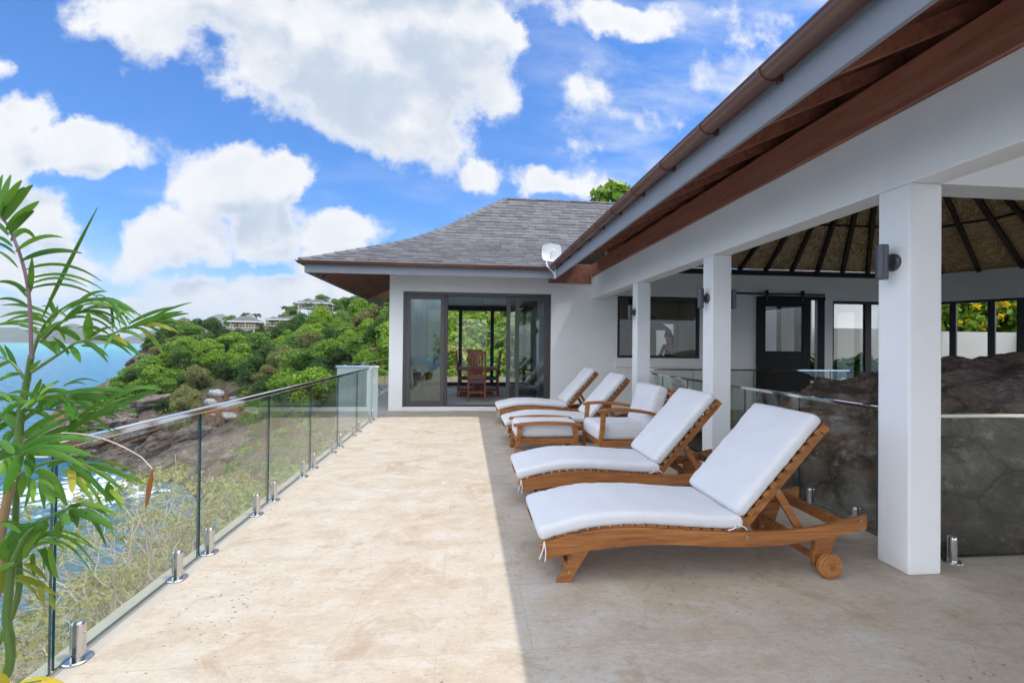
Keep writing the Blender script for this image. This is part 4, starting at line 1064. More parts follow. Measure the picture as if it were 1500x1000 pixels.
# footstool
t = tag(empty('footstool', (0.645, 6.05, 0), R(0.5)), 'teak footstool with white cushion standing in front of the armchair', 'footstool')
FW, FD = 0.88, 0.62
for y in (0.0, FD - 0.05):
    for s in (0, 1):
        a = [(0.045, .42), (0.035, .28), (0.0, .0)]; b = [(0.105, .42), (.095, .28), (.062, .0)]
        if s: a, b = [(FW - p[0], p[1]) for p in b], [(FW - p[0], p[1]) for p in a]
        m = MB(); m.strip(a, b, y, y + 0.05); m.build('leg', 'teak', t, bevel=0.005)
    top = catmull([(-0.01, .425), (.2, .448), (.44, .456), (.68, .448), (FW + .01, .425)], 4)
    m = MB(); m.strip(top, [(x, z - 0.036) for x, z in top], y - 0.01, y + 0.06); m.build('top_rail', 'teak', t, bevel=0.006)
    m = MB(); m.span((0.06, y + 0.008, .165), (FW - 0.06, y + 0.042, .235)); m.build('side_rail', 'teak', t, bevel=0.004)
m = MB()
for x in (0.04, FW - 0.075): m.span((x, 0.05, .165), (x + 0.035, FD - 0.05, .235))
for i in range(8): x = 0.09 + i * 0.09; m.span((x, 0.04, .215), (x + 0.06, FD - 0.04, .233))
m.build('seat_slats', 'teak', t, bevel=0.003)
cushion('cushion', [(0.02 + i * (FW - 0.04) / 8, .33) for i in range(9)], FD - 0.13, 0.19, t, 0.065, rad=0.05, puff=0.03, seed=44)

# ---------------------------------------------------------------- dining room contents
def dining_chair():
    t = empty('dining_chair')
    for x in (-0.20, 0.20):
        m = MB(); m.bar((x, 0.2, 0.0), (x, 0.2, 0.46), 0.045, 0.045); m.build('leg', 'mahogany', t, bevel=0.003)
        m = MB(); m.strip([(-0.245, 0), (-0.225, .5), (-0.30, 1.22)], [(-0.195, 0), (-0.175, .5), (-0.26, 1.22)], x - 0.024, x + 0.024, 'X'); m.build('leg', 'mahogany', t, bevel=0.003)
    m = MB(); m.span((-0.23, -0.22, .44), (0.23, 0.24, .475)); m.build('seat', 'mahogany', t, bevel=0.006)
    m = MB(); m.span((-0.20, -0.19, .476), (0.20, 0.21, .52)); m.build('seat_pad', 'blue_cloth', t, bevel=0.015)
    m = MB(); m.bar((-0.21, -0.275, 1.17), (0.21, -0.275, 1.17), 0.03, 0.10); m.bar((-0.21, -0.21, .60), (0.21, -0.21, .60), 0.03, 0.11)
    for i in range(5): x = -0.13 + i * 0.065; m.bar((x, -0.215, .64), (x, -0.27, 1.13), 0.034, 0.014, up=(0, 1, 0))
    m.build('backrest', 'mahogany', t, bevel=0.002)
    m = MB(); m.bar((-0.2, -0.22, .22), (0.2, -0.22, .22), 0.025, 0.05); m.bar((-0.2, 0.2, .2), (0.2, 0.2, .2), 0.025, 0.05); m.bar((-0.2, -0.2, .17), (-0.2, 0.2, .17), 0.025, 0.05); m.bar((0.2, -0.2, .17), (0.2, 0.2, .17), 0.025, 0.05); m.build('stretcher', 'mahogany', t)
    return t
dc = dining_chair(); FL = 0.085
for i, (x, y, rz, lab) in enumerate([(0.28, 11.55, 0, 'dark wood dining chair with its slatted back to the open sliding door'),
                                     (0.03, 12.55, R(-90), 'dark wood dining chair on the seaward side of the dining table'),
                                     (0.66, 12.55, R(90), 'dark wood dining chair on the landward side of the dining table'),
                                     (0.30, 14.0, R(180), 'dark wood dining chair at the far end of the dining table')]):
    o = dc if i == 0 else copy_tree(dc); o.location = (x, y, FL); o.rotation_euler = (0, 0, rz); tag(o, lab, 'chair', 'dining chairs round the table')
t = tag(empty('dining_table', (0.31, 12.75, FL)), 'dark wood pedestal dining table inside the open sliding door', 'table')
m = MB(); m.span((-0.55, -0.75, .715), (0.55, 0.75, .755)); m.build('table_top', 'mahogany', t, bevel=0.006)
m = MB(); m.span((-0.1, -0.35, .06), (0.1, 0.35, .712)); m.build('pedestal', 'mahogany', t, bevel=0.01)
m = MB(); m.bar((-0.46, -0.3, .035), (0.46, -0.3, .035), 0.09, 0.07); m.bar((-0.46, 0.3, .035), (0.46, 0.3, .035), 0.09, 0.07); m.build('foot', 'mahogany', t, bevel=0.01)
for i, (x, y, lab) in enumerate([(0.05, 12.25, 'dark blue place mat on the seaward near corner of the dining table'), (0.60, 12.25, 'dark blue place mat on the landward near corner of the dining table')]):
    m = MB(); m.span((-0.2, -0.15, 0), (0.2, 0.15, 0.006)); o = m.build('place_mat', 'blue_cloth'); o.location = (x, y, FL + .756); tag(o, lab, 'place mat', 'place mats on the dining table')
m = MB(); m.lathe([(0.0, 0), (0.04, 0), (0.035, .01), (.008, .02), (.008, .09), (.045, .14), (.04, .2), (.036, .2), (.04, .14), (0.0, .1)], seg=18)
o = m.build('glass_goblet', 'pale_blue', smooth=True); o.location = (0.32, 12.4, FL + .756); tag(o, 'pale glass goblet in the middle of the dining table', 'glass')
t = tag(empty('sideboard_table', (-0.85, 12.3, FL)), 'dark wood side table behind the left glass door leaves', 'table')
m = MB(); m.span((-0.30, -0.3, .74), (0.32, 0.5, .86)); m.build('table_top', 'mahogany', t, bevel=0.006)
for x in (-0.26, 0.27):
    for y in (-0.26, 0.45): m = MB(); m.bar((x, y, 0), (x, y, .74), 0.05, 0.05); m.build('leg', 'mahogany', t)
m = MB(); m.lathe([(0.0, 0.0), (0.10, 0.0), (0.17, 0.05), (0.185, 0.11), (0.17, 0.13), (0.12, 0.15), (0.0, 0.16)], seg=28)
o = m.build('serving_bowl', 'white_enamel', smooth=True); o.location = (-0.85, 12.2, FL + .86); tag(o, 'round white lidded serving bowl on the dark side table', 'bowl')
t = tag(empty('sofa', (2.35, 12.6, FL)), 'grey sofa with piled cushions behind the right glass door leaf', 'sofa')
m = MB(); m.span((-0.55, -1.0, 0.06), (0.55, 1.0, .42)); m.build('seat', 'sofa_grey', t, bevel=0.05)
m = MB(); m.box((0.42, 0, .62), (0.22, 2.0, .52), Matrix.Rotation(R(10), 3, 'Y')); m.build('backrest', 'sofa_grey', t, bevel=0.05)
for y in (-0.75, -0.2, 0.4): m = MB(); m.box((0.12, y, .60), (0.16, .48, .44), Matrix.Rotation(R(28), 3, 'Y') @ Matrix.Rotation(R(6 * y), 3, 'X')); m.build('cushion', 'blue_cloth' if y < 0 else 'sofa_grey', t, bevel=0.06, seg=3)
m = MB(); m.span((3.0, 11.3, 1.45), (3.045, 12.5, 2.25)); o = m.build('television', 'screen_black', bevel=0.008); tag(o, 'flat black television on the dining room side wall', 'television')
m = MB(); m.prism([(14.95, 2.75), (15.18, 2.75), (15.18, 3.0), (15.0, 3.0), (14.95, 2.93)], 0.55, 1.45, 'X'); o = m.build('air_conditioner', 'white_enamel', bevel=0.015); tag(o, 'white wall air conditioner above the dining room back window', 'air conditioner')

# ---------------------------------------------------------------- kitchen behind the window, rooms behind the barn door
kit = tag(empty('kitchen_room', (4.4, WALL_Y + 0.2, 0)), 'dim kitchen interior seen through the black framed pavilion window', 'room')
KO = Vector((4.4, WALL_Y + 0.2, 0))
def Kt(mb, name, mt, **kw):
    mb.v = [(x - KO.x, y - KO.y, z) for x, y, z in mb.v]; return mb.build(name, mt, kit, **kw)
m = MB(); m.span((3.27, 13.6, 0), (5.72, 13.75, 3.0)); m.span((6.32, 13.6, 0), (6.4, 13.75, 3.0)); m.span((5.72, 13.6, 2.15), (6.32, 13.75, 3.0)); m.span((6.4, 12.6, 0), (6.5, 13.75, 3.0)); m.span((6.4, WALL_Y + 0.21, 0), (6.5, 11.3, 3.0)); m.span((6.4, 11.3, 2.3), (6.5, 12.6, 3.0)); m.span((6.4, 11.3, 0), (6.5, 12.6, 1.0)); m.span((3.27, WALL_Y + 0.21, -0.1), (6.5, 13.75, 0.0)); m.span((3.27, WALL_Y + 0.21, 2.95), (6.5, 13.75, 3.05)); Kt(m, 'wall', 'cream_plaster')
m = MB(); m.span((5.0, 14.8, -.1), (7.6, 14.95, 3.2)); Kt(m, 'yard_wall', 'white_plaster')
m = MB(); m.span((3.4, WALL_Y + 0.25, 0), (6.3, WALL_Y + 0.75, .95)); Kt(m, 'counter', 'white_plaster')
m = MB(); m.prism([(4.3, 1.95), (5.9, 1.95), (5.35, 2.35), (4.85, 2.35)], 13.0, 13.58, 'Y'); m.span((4.85, 13.2, 2.35), (5.35, 13.58, 2.95)); Kt(m, 'range_hood', 'sofa_grey')
m = MB(); m.span((4.3, 13.0, 0), (4.75, 13.58, .95)); m.span((5.45, 13.0, 0), (5.7, 13.58, .95)); m.span((3.35, 13.1, 1.6), (4.2, 13.58, 2.5)); Kt(m, 'cabinets', 'white_enamel', bevel=0.004)
m = MB(); m.span((4.75, 13.0, 0), (5.45, 13.58, .97)); Kt(m, 'stove', 'dark_cabinet', bevel=0.004)

# woman behind the kitchen window
def skinned(name, J, B, mt, parent=None, sub=2):
    me = bpy.data.meshes.new(name); names = list(J)
    me.from_pydata([J[n][0] for n in names], [(names.index(a), names.index(b)) for a, b in B], [])
    o = bpy.data.objects.new(name, me); COL.objects.link(o)
    md = o.modifiers.new('skin', 'SKIN'); md.use_smooth_shade = True
    for i, n in enumerate(names):
        r = J[n][1]; me.skin_vertices[0].data[i].radius = r if hasattr(r, '__len__') else (r, r)
    me.skin_vertices[0].data[0].use_root = True
    o.modifiers.new('sub', 'SUBSURF').levels = sub; o.modifiers['sub'].render_levels = sub
    me.materials.append(MATS[mt])
    if parent: o.parent = parent
    return o
J = {'pelvis': ((0, 0, .78), (.16, .12)), 'waist': ((0, 0, .98), (.13, .10)), 'chest': ((0.01, 0, 1.20), (.155, .11)), 'collar': ((0.02, 0, 1.36), (.10, .07)), 'neck': ((0.025, 0, 1.43), .05), 'chin': ((.045, 0, 1.50), (.068, .075)), 'head': ((.035, 0, 1.585), (.082, .092)), 'crown': ((.03, 0, 1.66), (.055, .06)), 'nose': ((.13, 0, 1.545), .012),
     'shl': ((.0, .17, 1.35), .055), 'ell': ((.10, .23, 1.08), .04), 'wrl': ((.30, .14, 1.04), .028), 'hdl': ((.37, .10, 1.045), (.035, .02)), 'f1l': ((.42, .08, 1.04), .011),
     'shr': ((.0, -.17, 1.35), .055), 'elr': ((.10, -.23, 1.08), .04), 'wrr': ((.30, -.14, 1.04), .028), 'hdr': ((.37, -.10, 1.045), (.035, .02)), 'f1r': ((.42, -.08, 1.04), .011),
     'hipl': ((0, .10, .72), .085), 'knl': ((.36, .11, .70), .06), 'anl': ((.34, .11, .22), .04), 'tol': ((.46, .11, .19), .03), 'hipr': ((0, -.10, .72), .085), 'knr': ((.36, -.11, .70), .06), 'anr': ((.34, -.11, .22), .04), 'tor': ((.46, -.11, .19), .03)}
Bn = [('pelvis', 'waist'), ('waist', 'chest'), ('chest', 'collar'), ('collar', 'neck'), ('neck', 'chin'), ('chin', 'head'), ('head', 'crown'), ('head', 'nose'),
      ('collar', 'shl'), ('shl', 'ell'), ('ell', 'wrl'), ('wrl', 'hdl'), ('hdl', 'f1l'), ('collar', 'shr'), ('shr', 'elr'), ('elr', 'wrr'), ('wrr', 'hdr'), ('hdr', 'f1r'),
      ('pelvis', 'hipl'), ('hipl', 'knl'), ('knl', 'anl'), ('anl', 'tol'), ('pelvis', 'hipr'), ('hipr', 'knr'), ('knr', 'anr'), ('anr', 'tor')]
person = skinned('person', J, Bn, 'skin'); person.location = (5.08, 11.25, 0.10); person.rotation_euler = (0, 0, R(-150))
tag(person, 'woman with long brown hair and dark top sitting behind the kitchen window', 'person')
skinned('hair', {'top': ((.0, 0, 1.66), (.085, .095)), 'back': ((-.055, 0, 1.58), (.075, .10)), 'low': ((-.075, 0, 1.42), (.055, .10)), 'end': ((-.085, 0, 1.27), (.03, .07)), 'fringe': ((.075, 0, 1.68), (.05, .07))}, [('top', 'back'), ('back', 'low'), ('low', 'end'), ('top', 'fringe')], 'brown_hair', person)
skinned('dark_top', {'hem': ((0, 0, .86), (.165, .125)), 'waist': ((0, 0, .98), (.140, .11)), 'chest': ((0.01, 0, 1.18), (.168, .122)), 'yoke': ((0.012, 0, 1.30), (.13, .095))}, [('hem', 'waist'), ('waist', 'chest'), ('chest', 'yoke')], 'dark_top', person)
t = tag(empty('stool', (5.08, 11.25, 0.08)), 'kitchen stool the woman behind the window is sitting on', 'stool')
m = MB(); m.lathe([(0, .60), (.18, .60), (.18, .64), (0, .64)], seg=20); m.build('seat', 'mahogany', t)
for a in range(4): m = MB(); m.bar((.13 * math.cos(a * 1.57 + .78), .13 * math.sin(a * 1.57 + .78), .6), (.17 * math.cos(a * 1.57 + .78), .17 * math.sin(a * 1.57 + .78), 0), 0.03, 0.03); m.build('leg', 'mahogany', t)
m = MB(); m.box((0, 0, .03), (.42, .12, .06)); o = m.build('dish_rack', 'pale_blue', bevel=0.02); o.location = (4.95, WALL_Y + .5, 1.18); tag(o, 'pale blue folded cloth on the kitchen window ledge', 'cloth')
m = MB(); m.span((3.5, WALL_Y + 0.3, .951), (6.2, WALL_Y + 0.7, 1.18)); Kt(m, 'window_ledge', 'white_plaster')

# courtyard wall behind the barn door
hall = tag(empty('courtyard_wall', (8.7, 12.6, 0)), 'cream courtyard wall with dark posts seen through the barn door pane', 'wall')
m = MB(); m.span((-1.6, 0.0, -.1), (1.25, .15, 3.4)); m.build('wall', 'cream_plaster', hall)
m = MB(); m.span((-1.6, -0.5, -.1), (-.18, -.002, 3.4)); m.build('wall_return', 'white_plaster', hall)
for x, y in ((-0.15, -.42), (0.52, -.42)): m = MB(); m.span((x, y, -.1), (x + 0.17, y + 0.16, 3.4)); m.build('post', 'dark_cabinet', hall)

# ---------------------------------------------------------------- boulder in the pavilion, and small planting round it
def rock_mesh(name, center, rad, mt, seed, nu=120, nv=70, amp=0.22, parent=None, freq=0.9, zmin=None):
    u = np.linspace(0, 2 * np.pi, nu, endpoint=False); v = np.linspace(0.0001, np.pi - 0.0001, nv); V = []
    for a in u:
        for b in v:
            d = Vector((math.sin(b) * math.cos(a), math.sin(b) * math.sin(a), math.cos(b)))
            p = Vector((d.x * rad[0], d.y * rad[1], d.z * rad[2]))
            q = p * freq + Vector((seed * 7.1, seed * 3.3, seed))
            cl = mnoise.voronoi(q * 1.35)[0]; fct = (cl[1] - cl[0]) * 0.30 + (mnoise.voronoi(q * 3.2 + Vector((0, 0, q.z * 2)))[0][0]) * 0.22
            n = fct + mnoise.hetero_terrain(q, 0.9, 2.1, 6, 0.4) * 0.35 - abs(mnoise.noise(q * 1.7)) * 0.7 + mnoise.noise(Vector((q.x * .5, q.y * .5, q.z * 4.5))) * 0.35
            fl = mnoise.cell(q * 0.8) * 0.25
            p = p * (1 + amp * (n + fl - 0.1))
            V.append(p)
    V = np.array(V)
    F = []
    for i in range(nu):
        i2 = (i + 1) % nu
        for j in range(nv - 1): F.append((i * nv + j, i * nv + j + 1, i2 * nv + j + 1, i2 * nv + j))
    o = np_mesh(name, V, F, mt, parent, smooth=True); o.location = center
    try: o.data.set_sharp_from_angle(angle=R(28))
    except Exception: pass
    return o
o = rock_mesh('boulder', (7.25, 5.95, -0.72), (2.85, 2.45, 1.93), 'boulder_rock', 2, 260, 150, 0.17)
tag(o, 'huge dark brown boulder rising inside the pavilion behind the glass', 'boulder')

# ---------------------------------------------------------------- sea and land
SEA = -18.0
m = MB(); S = 9000.0
m.add([(-S, -700, SEA), (S, -700, SEA), (S, S, SEA), (-S, S, SEA)], [(0, 1, 2, 3)])
m.v = [(x, y, 0) for x, y, z in m.v]
o = m.build('sea', 'sea_water', fix=False); o.location = (0, 0, SEA); tag(o, kind='structure')

def fbm(x, y, z=0.0, oct=6, h=0.8): return mnoise.fractal(Vector((x, y, z)), h, 2.1, oct)
PX = [-60, 20, 40, 76, 112, 136, 160, 190, 215, 240, 270, 300, 330, 400, 450, 480, 520, 560, 600, 700, 800, 900, 1000, 1250, 1500]
YR = [84, 88, 92, 98, 106, 112, 118, 125, 130, 140, 150, 160, 168, 180, 188, 195, 198, 190, 175, 130, 105, 95, 85, 70, 60]
PY = [668, 656, 632, 605, 591, 578, 565, 540, 514, 502, 492, 489, 490, 480, 469, 456, 449, 452, 446, 438, 420, 410, 405, 405, 405]
YB = [83, 86, 87, 86, 84, 83, 82, 79, 76, 72, 66, 60, 55, 46, 40, 36, 33, 30, 28, 24, 22, 21, 21, 21, 21]
ZB = [-18.6] * 10 + [-18.4, -18, -17.4, -14, -11, -9, -7, -5, -4, -2.5, -1.5, -0.8, -0.6, -0.5, -0.5]
def hill_params(px):
    yr = interp(px, PX, YR); p = at(px, interp(px, PX, PY), yr)
    return yr, p.z, interp(px, PX, YB), interp(px, PX, ZB)
def hill_point(px, t, rough=True):
    yr, zr, yb, zb = hill_params(px); u = (px - VPX) / FPX
    if t <= 1:
        Y = yb + (yr - yb) * t; s = t ** 0.85
        if px < 330: s = t ** 0.7
        Z = zb + (zr - zb) * s
    else:
        Y = yr + (t - 1) * 120; Z = zr - (t - 1) * 26
    d = at(px, 500, 1.0)
    X = d.x * Y
    if rough:
        rocky = max(0.0, min(1.0, (-8.0 - Z) / 5.0))
        a = 0.9 + 1.3 * rocky
        edge = min(1, t * 6) * (1 if t < .9 else max(0.25, 1 - (t - .9) * 6))
        n = fbm(X * .055, Y * .055, Z * .05) * a * 1.3 + (mnoise.noise(Vector((X * .16, Y * .16, Z * .4))) * 1.1 - abs(mnoise.noise(Vector((X * .3, Y * .3, Z * .3)))) * 1.2) * rocky
        Z += n * edge
    return Vector((X, Y, Z))
NU, NTT = 260, 110
us = np.linspace(-60, 1500, NU); ts = np.concatenate([np.linspace(-0.03, 1, NTT - 14), np.linspace(1.03, 2.0, 14)])
V = [tuple(hill_point(a, max(b, 0)) if b >= 0 else hill_point(a, 0, False) + Vector((0, -1, -2.5))) for a in us for b in ts]
o = np_mesh('headland', V, grid_faces(NU, len(ts))[:, ::-1], 'hillside_ground', smooth=True); tag(o, kind='structure')
# near slope below the terrace
def slope_z(x, y):
    d = -2.0 - x
    z = -0.92 - 0.80 * d - 0.004 * d * d + 0.35 * fbm(x * .35, y * .35) * min(1, d * .6)
    if y > 12: z -= (y - 12) * 0.10
    return z
xs = np.linspace(-32, -1.85, 70); ys = np.linspace(-8, 40, 90)
V = [(x, y, slope_z(x, y)) for x in xs for y in ys]
o = np_mesh('seaward_slope', V, grid_faces(70, 90), 'dry_slope_ground', smooth=True); tag(o, kind='structure')
# garden ground behind and beside the buildings
xs = np.linspace(-2.6, 60, 60); ys = np.linspace(13.2, 32, 40)
m = MB(); m.span((-2.6, 15.6, -0.8), (60, 32, -0.12)); m.span((11.7, 2.0, -0.8), (60, 15.6, -0.12)); tag(m.build('garden_ground', 'dry_slope_ground'), kind='structure')

# distant islands
def island(name, px0, px1, prof, Y, label):
    n = 90; V = []; dp = 26
    for i in range(n):
        px = px0 + (px1 - px0) * i / (n - 1); top = interp(px, [p[0] for p in prof], [p[1] for p in prof])
        zt = max(at(px, top, Y).z, SEA + 1) - SEA
        for j in range(dp):
            v = j / (dp - 1); y = Y + (v - .5) * 900
            hump = math.sin(math.pi * min(max(v, 0), 1)) ** 1.2
            x = at(px, 500, 1.0).x * y
            nz = fbm(x * .004, y * .004, 1.0) * 0.22 + 1.0
            V.append((x, y, SEA - 2 + zt * hump * nz))
    o = np_mesh(name, V, grid_faces(n, dp)[:, ::-1], 'island_scrub', smooth=True); tag(o, label, 'island', 'islands on the horizon')
island('island', -120, 72, [(-120, 478), (-60, 480), (0, 482), (20, 482), (45, 484), (62, 489), (72, 498)], 4600, 'long low island at the far left of the sea horizon')
island('island', 58, 190, [(58, 497), (75, 487), (90, 477), (103, 472), (112, 473), (125, 480), (140, 488), (160, 493), (190, 498)], 3900, 'conical hilled island on the horizon beyond the potted palm')
island('island', 170, 420, [(170, 498), (215, 485), (250, 475), (280, 470), (300, 466), (318, 464), (335, 467), (360, 472), (420, 480)], 5200, 'long island partly hidden behind the wooded headland')
m = MB(); m.prism([(-9, 0), (9, 0), (12, 3), (-12, 3)], -3, 3, 'Y'); m.span((-5, -2, 3), (4, 2, 6))
o = m.build('motor_boat', 'white_enamel'); p = at(184, 498.5, 2500); o.location = (p.x, 2500, SEA); tag(o, 'tiny white boat on the turquoise sea near the horizon', 'boat')

# ---------------------------------------------------------------- foliage generators
def leaf_cloud(rs, blobs, n, size, flat=0.5, shell=0.55, aspect=1.6):
    """n rhombic leaf clumps spread through ellipsoidal blobs [(centre, radius xyz)], mostly near their skins"""
    B = len(blobs); w = np.array([b[1][0] * b[1][1] * b[1][2] for b in blobs]) ** 0.67; w /= w.sum()
    idx = rs.choice(B, n, p=w); C = np.array([b[0] for b in blobs])[idx]; Rr = np.array([b[1] for b in blobs])[idx]
    d = rs.normal(size=(n, 3)); d /= np.linalg.norm(d, axis=1)[:, None]
    d[:, 2] = np.where(rs.rand(n) < 0.6, np.abs(d[:, 2]), d[:, 2])
    r = shell + (1 - shell) * rs.rand(n) ** 0.7 + rs.normal(size=n) * 0.07
    p = C + d * Rr * r[:, None]
    nrm = d * 0.9 + rs.normal(size=(n, 3)) * 0.75 + np.array([0, 0, flat]); nrm /= np.linalg.norm(nrm, axis=1)[:, None]
    t = np.cross(nrm, rs.normal(size=(n, 3))); t /= np.linalg.norm(t, axis=1)[:, None]; b = np.cross(nrm, t)
    s = size * rs.uniform(0.55, 1.35, n)[:, None]
    V = np.stack([p - t * s * aspect / 2, p + b * s * .42 + nrm * s * .12, p + t * s * aspect / 2, p - b * s * .42 + nrm * s * .12], 1).reshape(-1, 3)
    return V, np.arange(4 * n).reshape(n, 4)
def crown_blobs(rs, h, r, n):
    out = []
    for i in range(n):
        a = rs.uniform(0, 2 * np.pi); q = r * rs.uniform(0.25, 0.78); z = h * rs.uniform(0.30, 0.84); k = r * rs.uniform(0.30, 0.52)
        out.append(((q * math.cos(a), q * math.sin(a), z - 0.25 * q), (k, k, k * rs.uniform(.6, .85))))
    out.append(((0, 0, h * .82), (r * .5, r * .5, r * .4)))
    return out
def trunk_mb(rs, h, r, blobs, rad):
    m = MB(); lean = rs.uniform(-.1, .1, 2) * h
    fork = Vector((lean[0] * .4, lean[1] * .4, h * .38))
    m.tube([(0, 0, -0.6), (lean[0] * .1, lean[1] * .15, h * .18), fork], [rad * 1.25, rad, rad * .8], 7)
    for c, k in blobs[:6]:
        c = Vector(c); mid = fork.lerp(c, .5) + Vector((0, 0, h * .04)); m.tube([fork, mid, c], [rad * .6, rad * .38, rad * .14], 5)
    return m
def tree_proto(seed, h, r, nb, nl, ls, lm, rad=0.14):
    rs = np.random.RandomState(seed); bl = crown_blobs(rs, h, r, nb); root = empty('broadleaf_tree')
    V, F = leaf_cloud(rs, bl, nl, ls); np_mesh('crown', V, F, lm, root); trunk_mb(rs, h, r, bl, rad).build('trunk', 'tree_bark', root, smooth=True, fix=False)
    return root
protos = {}
for i, (lm, lab) in enumerate([('leaf_bright', 'bright'), ('leaf_mid', 'mid'), ('leaf_dark', 'dark'), ('leaf_olive', 'olive')]):
    protos[lab] = [tree_proto(100 + i * 10 + k, 5.2 + .5 * k, 3.0 + .25 * k, 14 + k, 5200, 0.255, lm) for k in range(3)]
HL = {'bright': 'bright green broadleaf tree on the wooded headland', 'mid': 'mid green broadleaf tree on the wooded headland',
      'dark': 'dark green broadleaf tree on the wooded headland', 'olive': 'dull olive half bare tree on the wooded headland'}
HOUSE_ZONES = [(336, 378, 479, 160, 30), (386, 430, 476, 166, 28), (450, 520, 464, 172, 22), (434, 484, 450, 200, 4)]
rng = random.Random(11); used = set(); placed = []
def put_tree(kind, p, s, label, group, k=None):
    k = rng.randrange(3) if k is None else k; src = protos[kind][k]
    if (kind, k) in used: o = copy_tree(src)
    else: o = src; used.add((kind, k))
    o.location = p; o.rotation_euler = (0, 0, rng.uniform(0, 6.28)); o.scale = (s * rng.uniform(.9, 1.1), s * rng.uniform(.9, 1.1), s * rng.uniform(.8, 1.1))
    tag(o, label, 'tree', group); return o
tries = 0
while len(placed) < 300 and tries < 16000:
    tries += 1
    px = rng.uniform(170, 600) if rng.random() < .86 else rng.uniform(600, 800); t = rng.uniform(0.12, 1.0)
    p = hill_point(px, t)
    lim = (-9.5 if px < 235 else -12.5) + 3.0 * fbm(p.x * .05, p.y * .05, 2.0)
    if p.z < lim or (px < 222 and (t > .72 or rng.random() < .5)): continue
    gy = VPY - (p.z - EYE.z) / p.y * FPX
    if 292 < px < 362 and gy > 560: continue
    if any(a - 5 < px < b + 5 and gy < fl + dz and p.y < hy + 10 for a, b, fl, hy, dz in HOUSE_ZONES): continue
    sepd = 3.1 if px < 600 else 2.8
    if any((p.x - q[0]) ** 2 + (p.y - q[1]) ** 2 < sepd ** 2 for q in placed): continue
    placed.append((p.x, p.y))
    u = fbm(p.x * .03, p.y * .03, 5.0) + rng.uniform(-.45, .45)
    kind = 'bright' if u > .18 else 'mid' if u > -.12 else 'dark' if u > -.52 else 'olive'
    s = rng.uniform(.42, 1.05) * (0.70 + 0.45 * min(1, p.y / 120)) * (0.75 if t > .93 else 1)
    put_tree(kind, p - Vector((0, 0, .25)), s, HL[kind], 'trees on the wooded headland')
# undergrowth between the trees: nobody could count it
rs = np.random.RandomState(5); bl = []
while len(bl) < 2600:
    px = rs.uniform(130, 1000); t = rs.uniform(0.03, 1.02) ; p = hill_point(px, t)
    lim = (-11.5 if px < 235 else -14.0) + 4.0 * fbm(p.x * .06, p.y * .06, 2.0)
    if p.z < lim or (298 < px < 356 and 556 < VPY - (p.z - EYE.z) / p.y * FPX < 625): continue
    k = rs.uniform(.5, 1.25) * (0.5 + 0.6 * min(1, p.y / 110)); bl.append(((p.x, p.y, p.z + k * .25), (k * 1.25, k * 1.25, k * .8)))
# pick the leaf colour per clump so that the scrub reads in patches
def scrub(name, blist, n, size, mats, seed):
    rs = np.random.RandomState(seed); Vs = []; Fs = []; mi = []; o0 = 0
    grp = [[] for _ in mats]
    for b in blist:
        u = fbm(b[0][0] * .045, b[0][1] * .045, 9.0) + rs.uniform(-.35, .35); grp[min(len(mats) - 1, max(0, int((u + .6) / 1.2 * len(mats))))].append(b)
    tot = sum(len(g) for g in grp)
    for i, g in enumerate(grp):
        if not g: continue
        V, F = leaf_cloud(rs, g, int(n * len(g) / tot), size); Vs.append(V); Fs.append(F + o0); o0 += len(V); mi += [i] * len(F)
    o = np_mesh(name, np.concatenate(Vs), np.concatenate(Fs), mats); o.data.polygons.foreach_set('material_index', mi); o.data.update(); return o
o = scrub('hillside_scrub', bl, 150000, 0.31, ['leaf_olive', 'leaf_dark', 'leaf_mid', 'leaf_bright', 'leaf_mid'], 8); tag(o, kind='stuff')

# slope behind the dining room: greener, seen through its back windows
bl = []
for _ in range(420):
    px = rs.uniform(600, 830); Y = rs.uniform(20, 36); d = at(px, 500, 1.0); z = -2.5 + (Y - 20) * 0.42 + rs.uniform(-.5, .6)
    k = rs.uniform(.55, 1.3); bl.append(((d.x * Y, Y, z), (k, k, k * .8)))
o = scrub('bank_scrub', bl, 26000, 0.26, ['leaf_olive', 'leaf_bright', 'leaf_mid', 'leaf_dry', 'leaf_bright'], 12); tag(o, kind='stuff')

# grey boulders and red earth above the shore
def hill_at(px, py):
    """ground point of the headland met at the measured spot"""
    best = min((abs(VPY + (px - VPX) * TILT - (hill_point(px, t).z - EYE.z) / hill_point(px, t).y * FPX - py), t) for t in np.linspace(0, .9, 120)); return hill_point(px, best[1])
for i, (px, py, s, lab) in enumerate([(318, 574, 1.1, 'pale grey boulder above the shore, largest of the cluster over the rail'), (344, 580, .7, 'small pale grey boulder right of the largest one above the shore'),
                                     (309, 588, .95, 'low pale grey boulder just over the balustrade rail'), (336, 606, 1.5, 'broad flat grey boulder seen through the balustrade glass')]):
    p = hill_at(px, py); fl = .5 if i == 3 else .8; wd = 2.2 if i == 3 else 1.2
    o = rock_mesh('grey_boulder', p + Vector((0, 0, s * .2)), (s * wd, s, s * fl), 'grey_boulder', 20 + i, 36, 22, .2, freq=1.3); tag(o, lab, 'boulder', 'boulders above the shore')
k = 0
srng = random.Random(9)
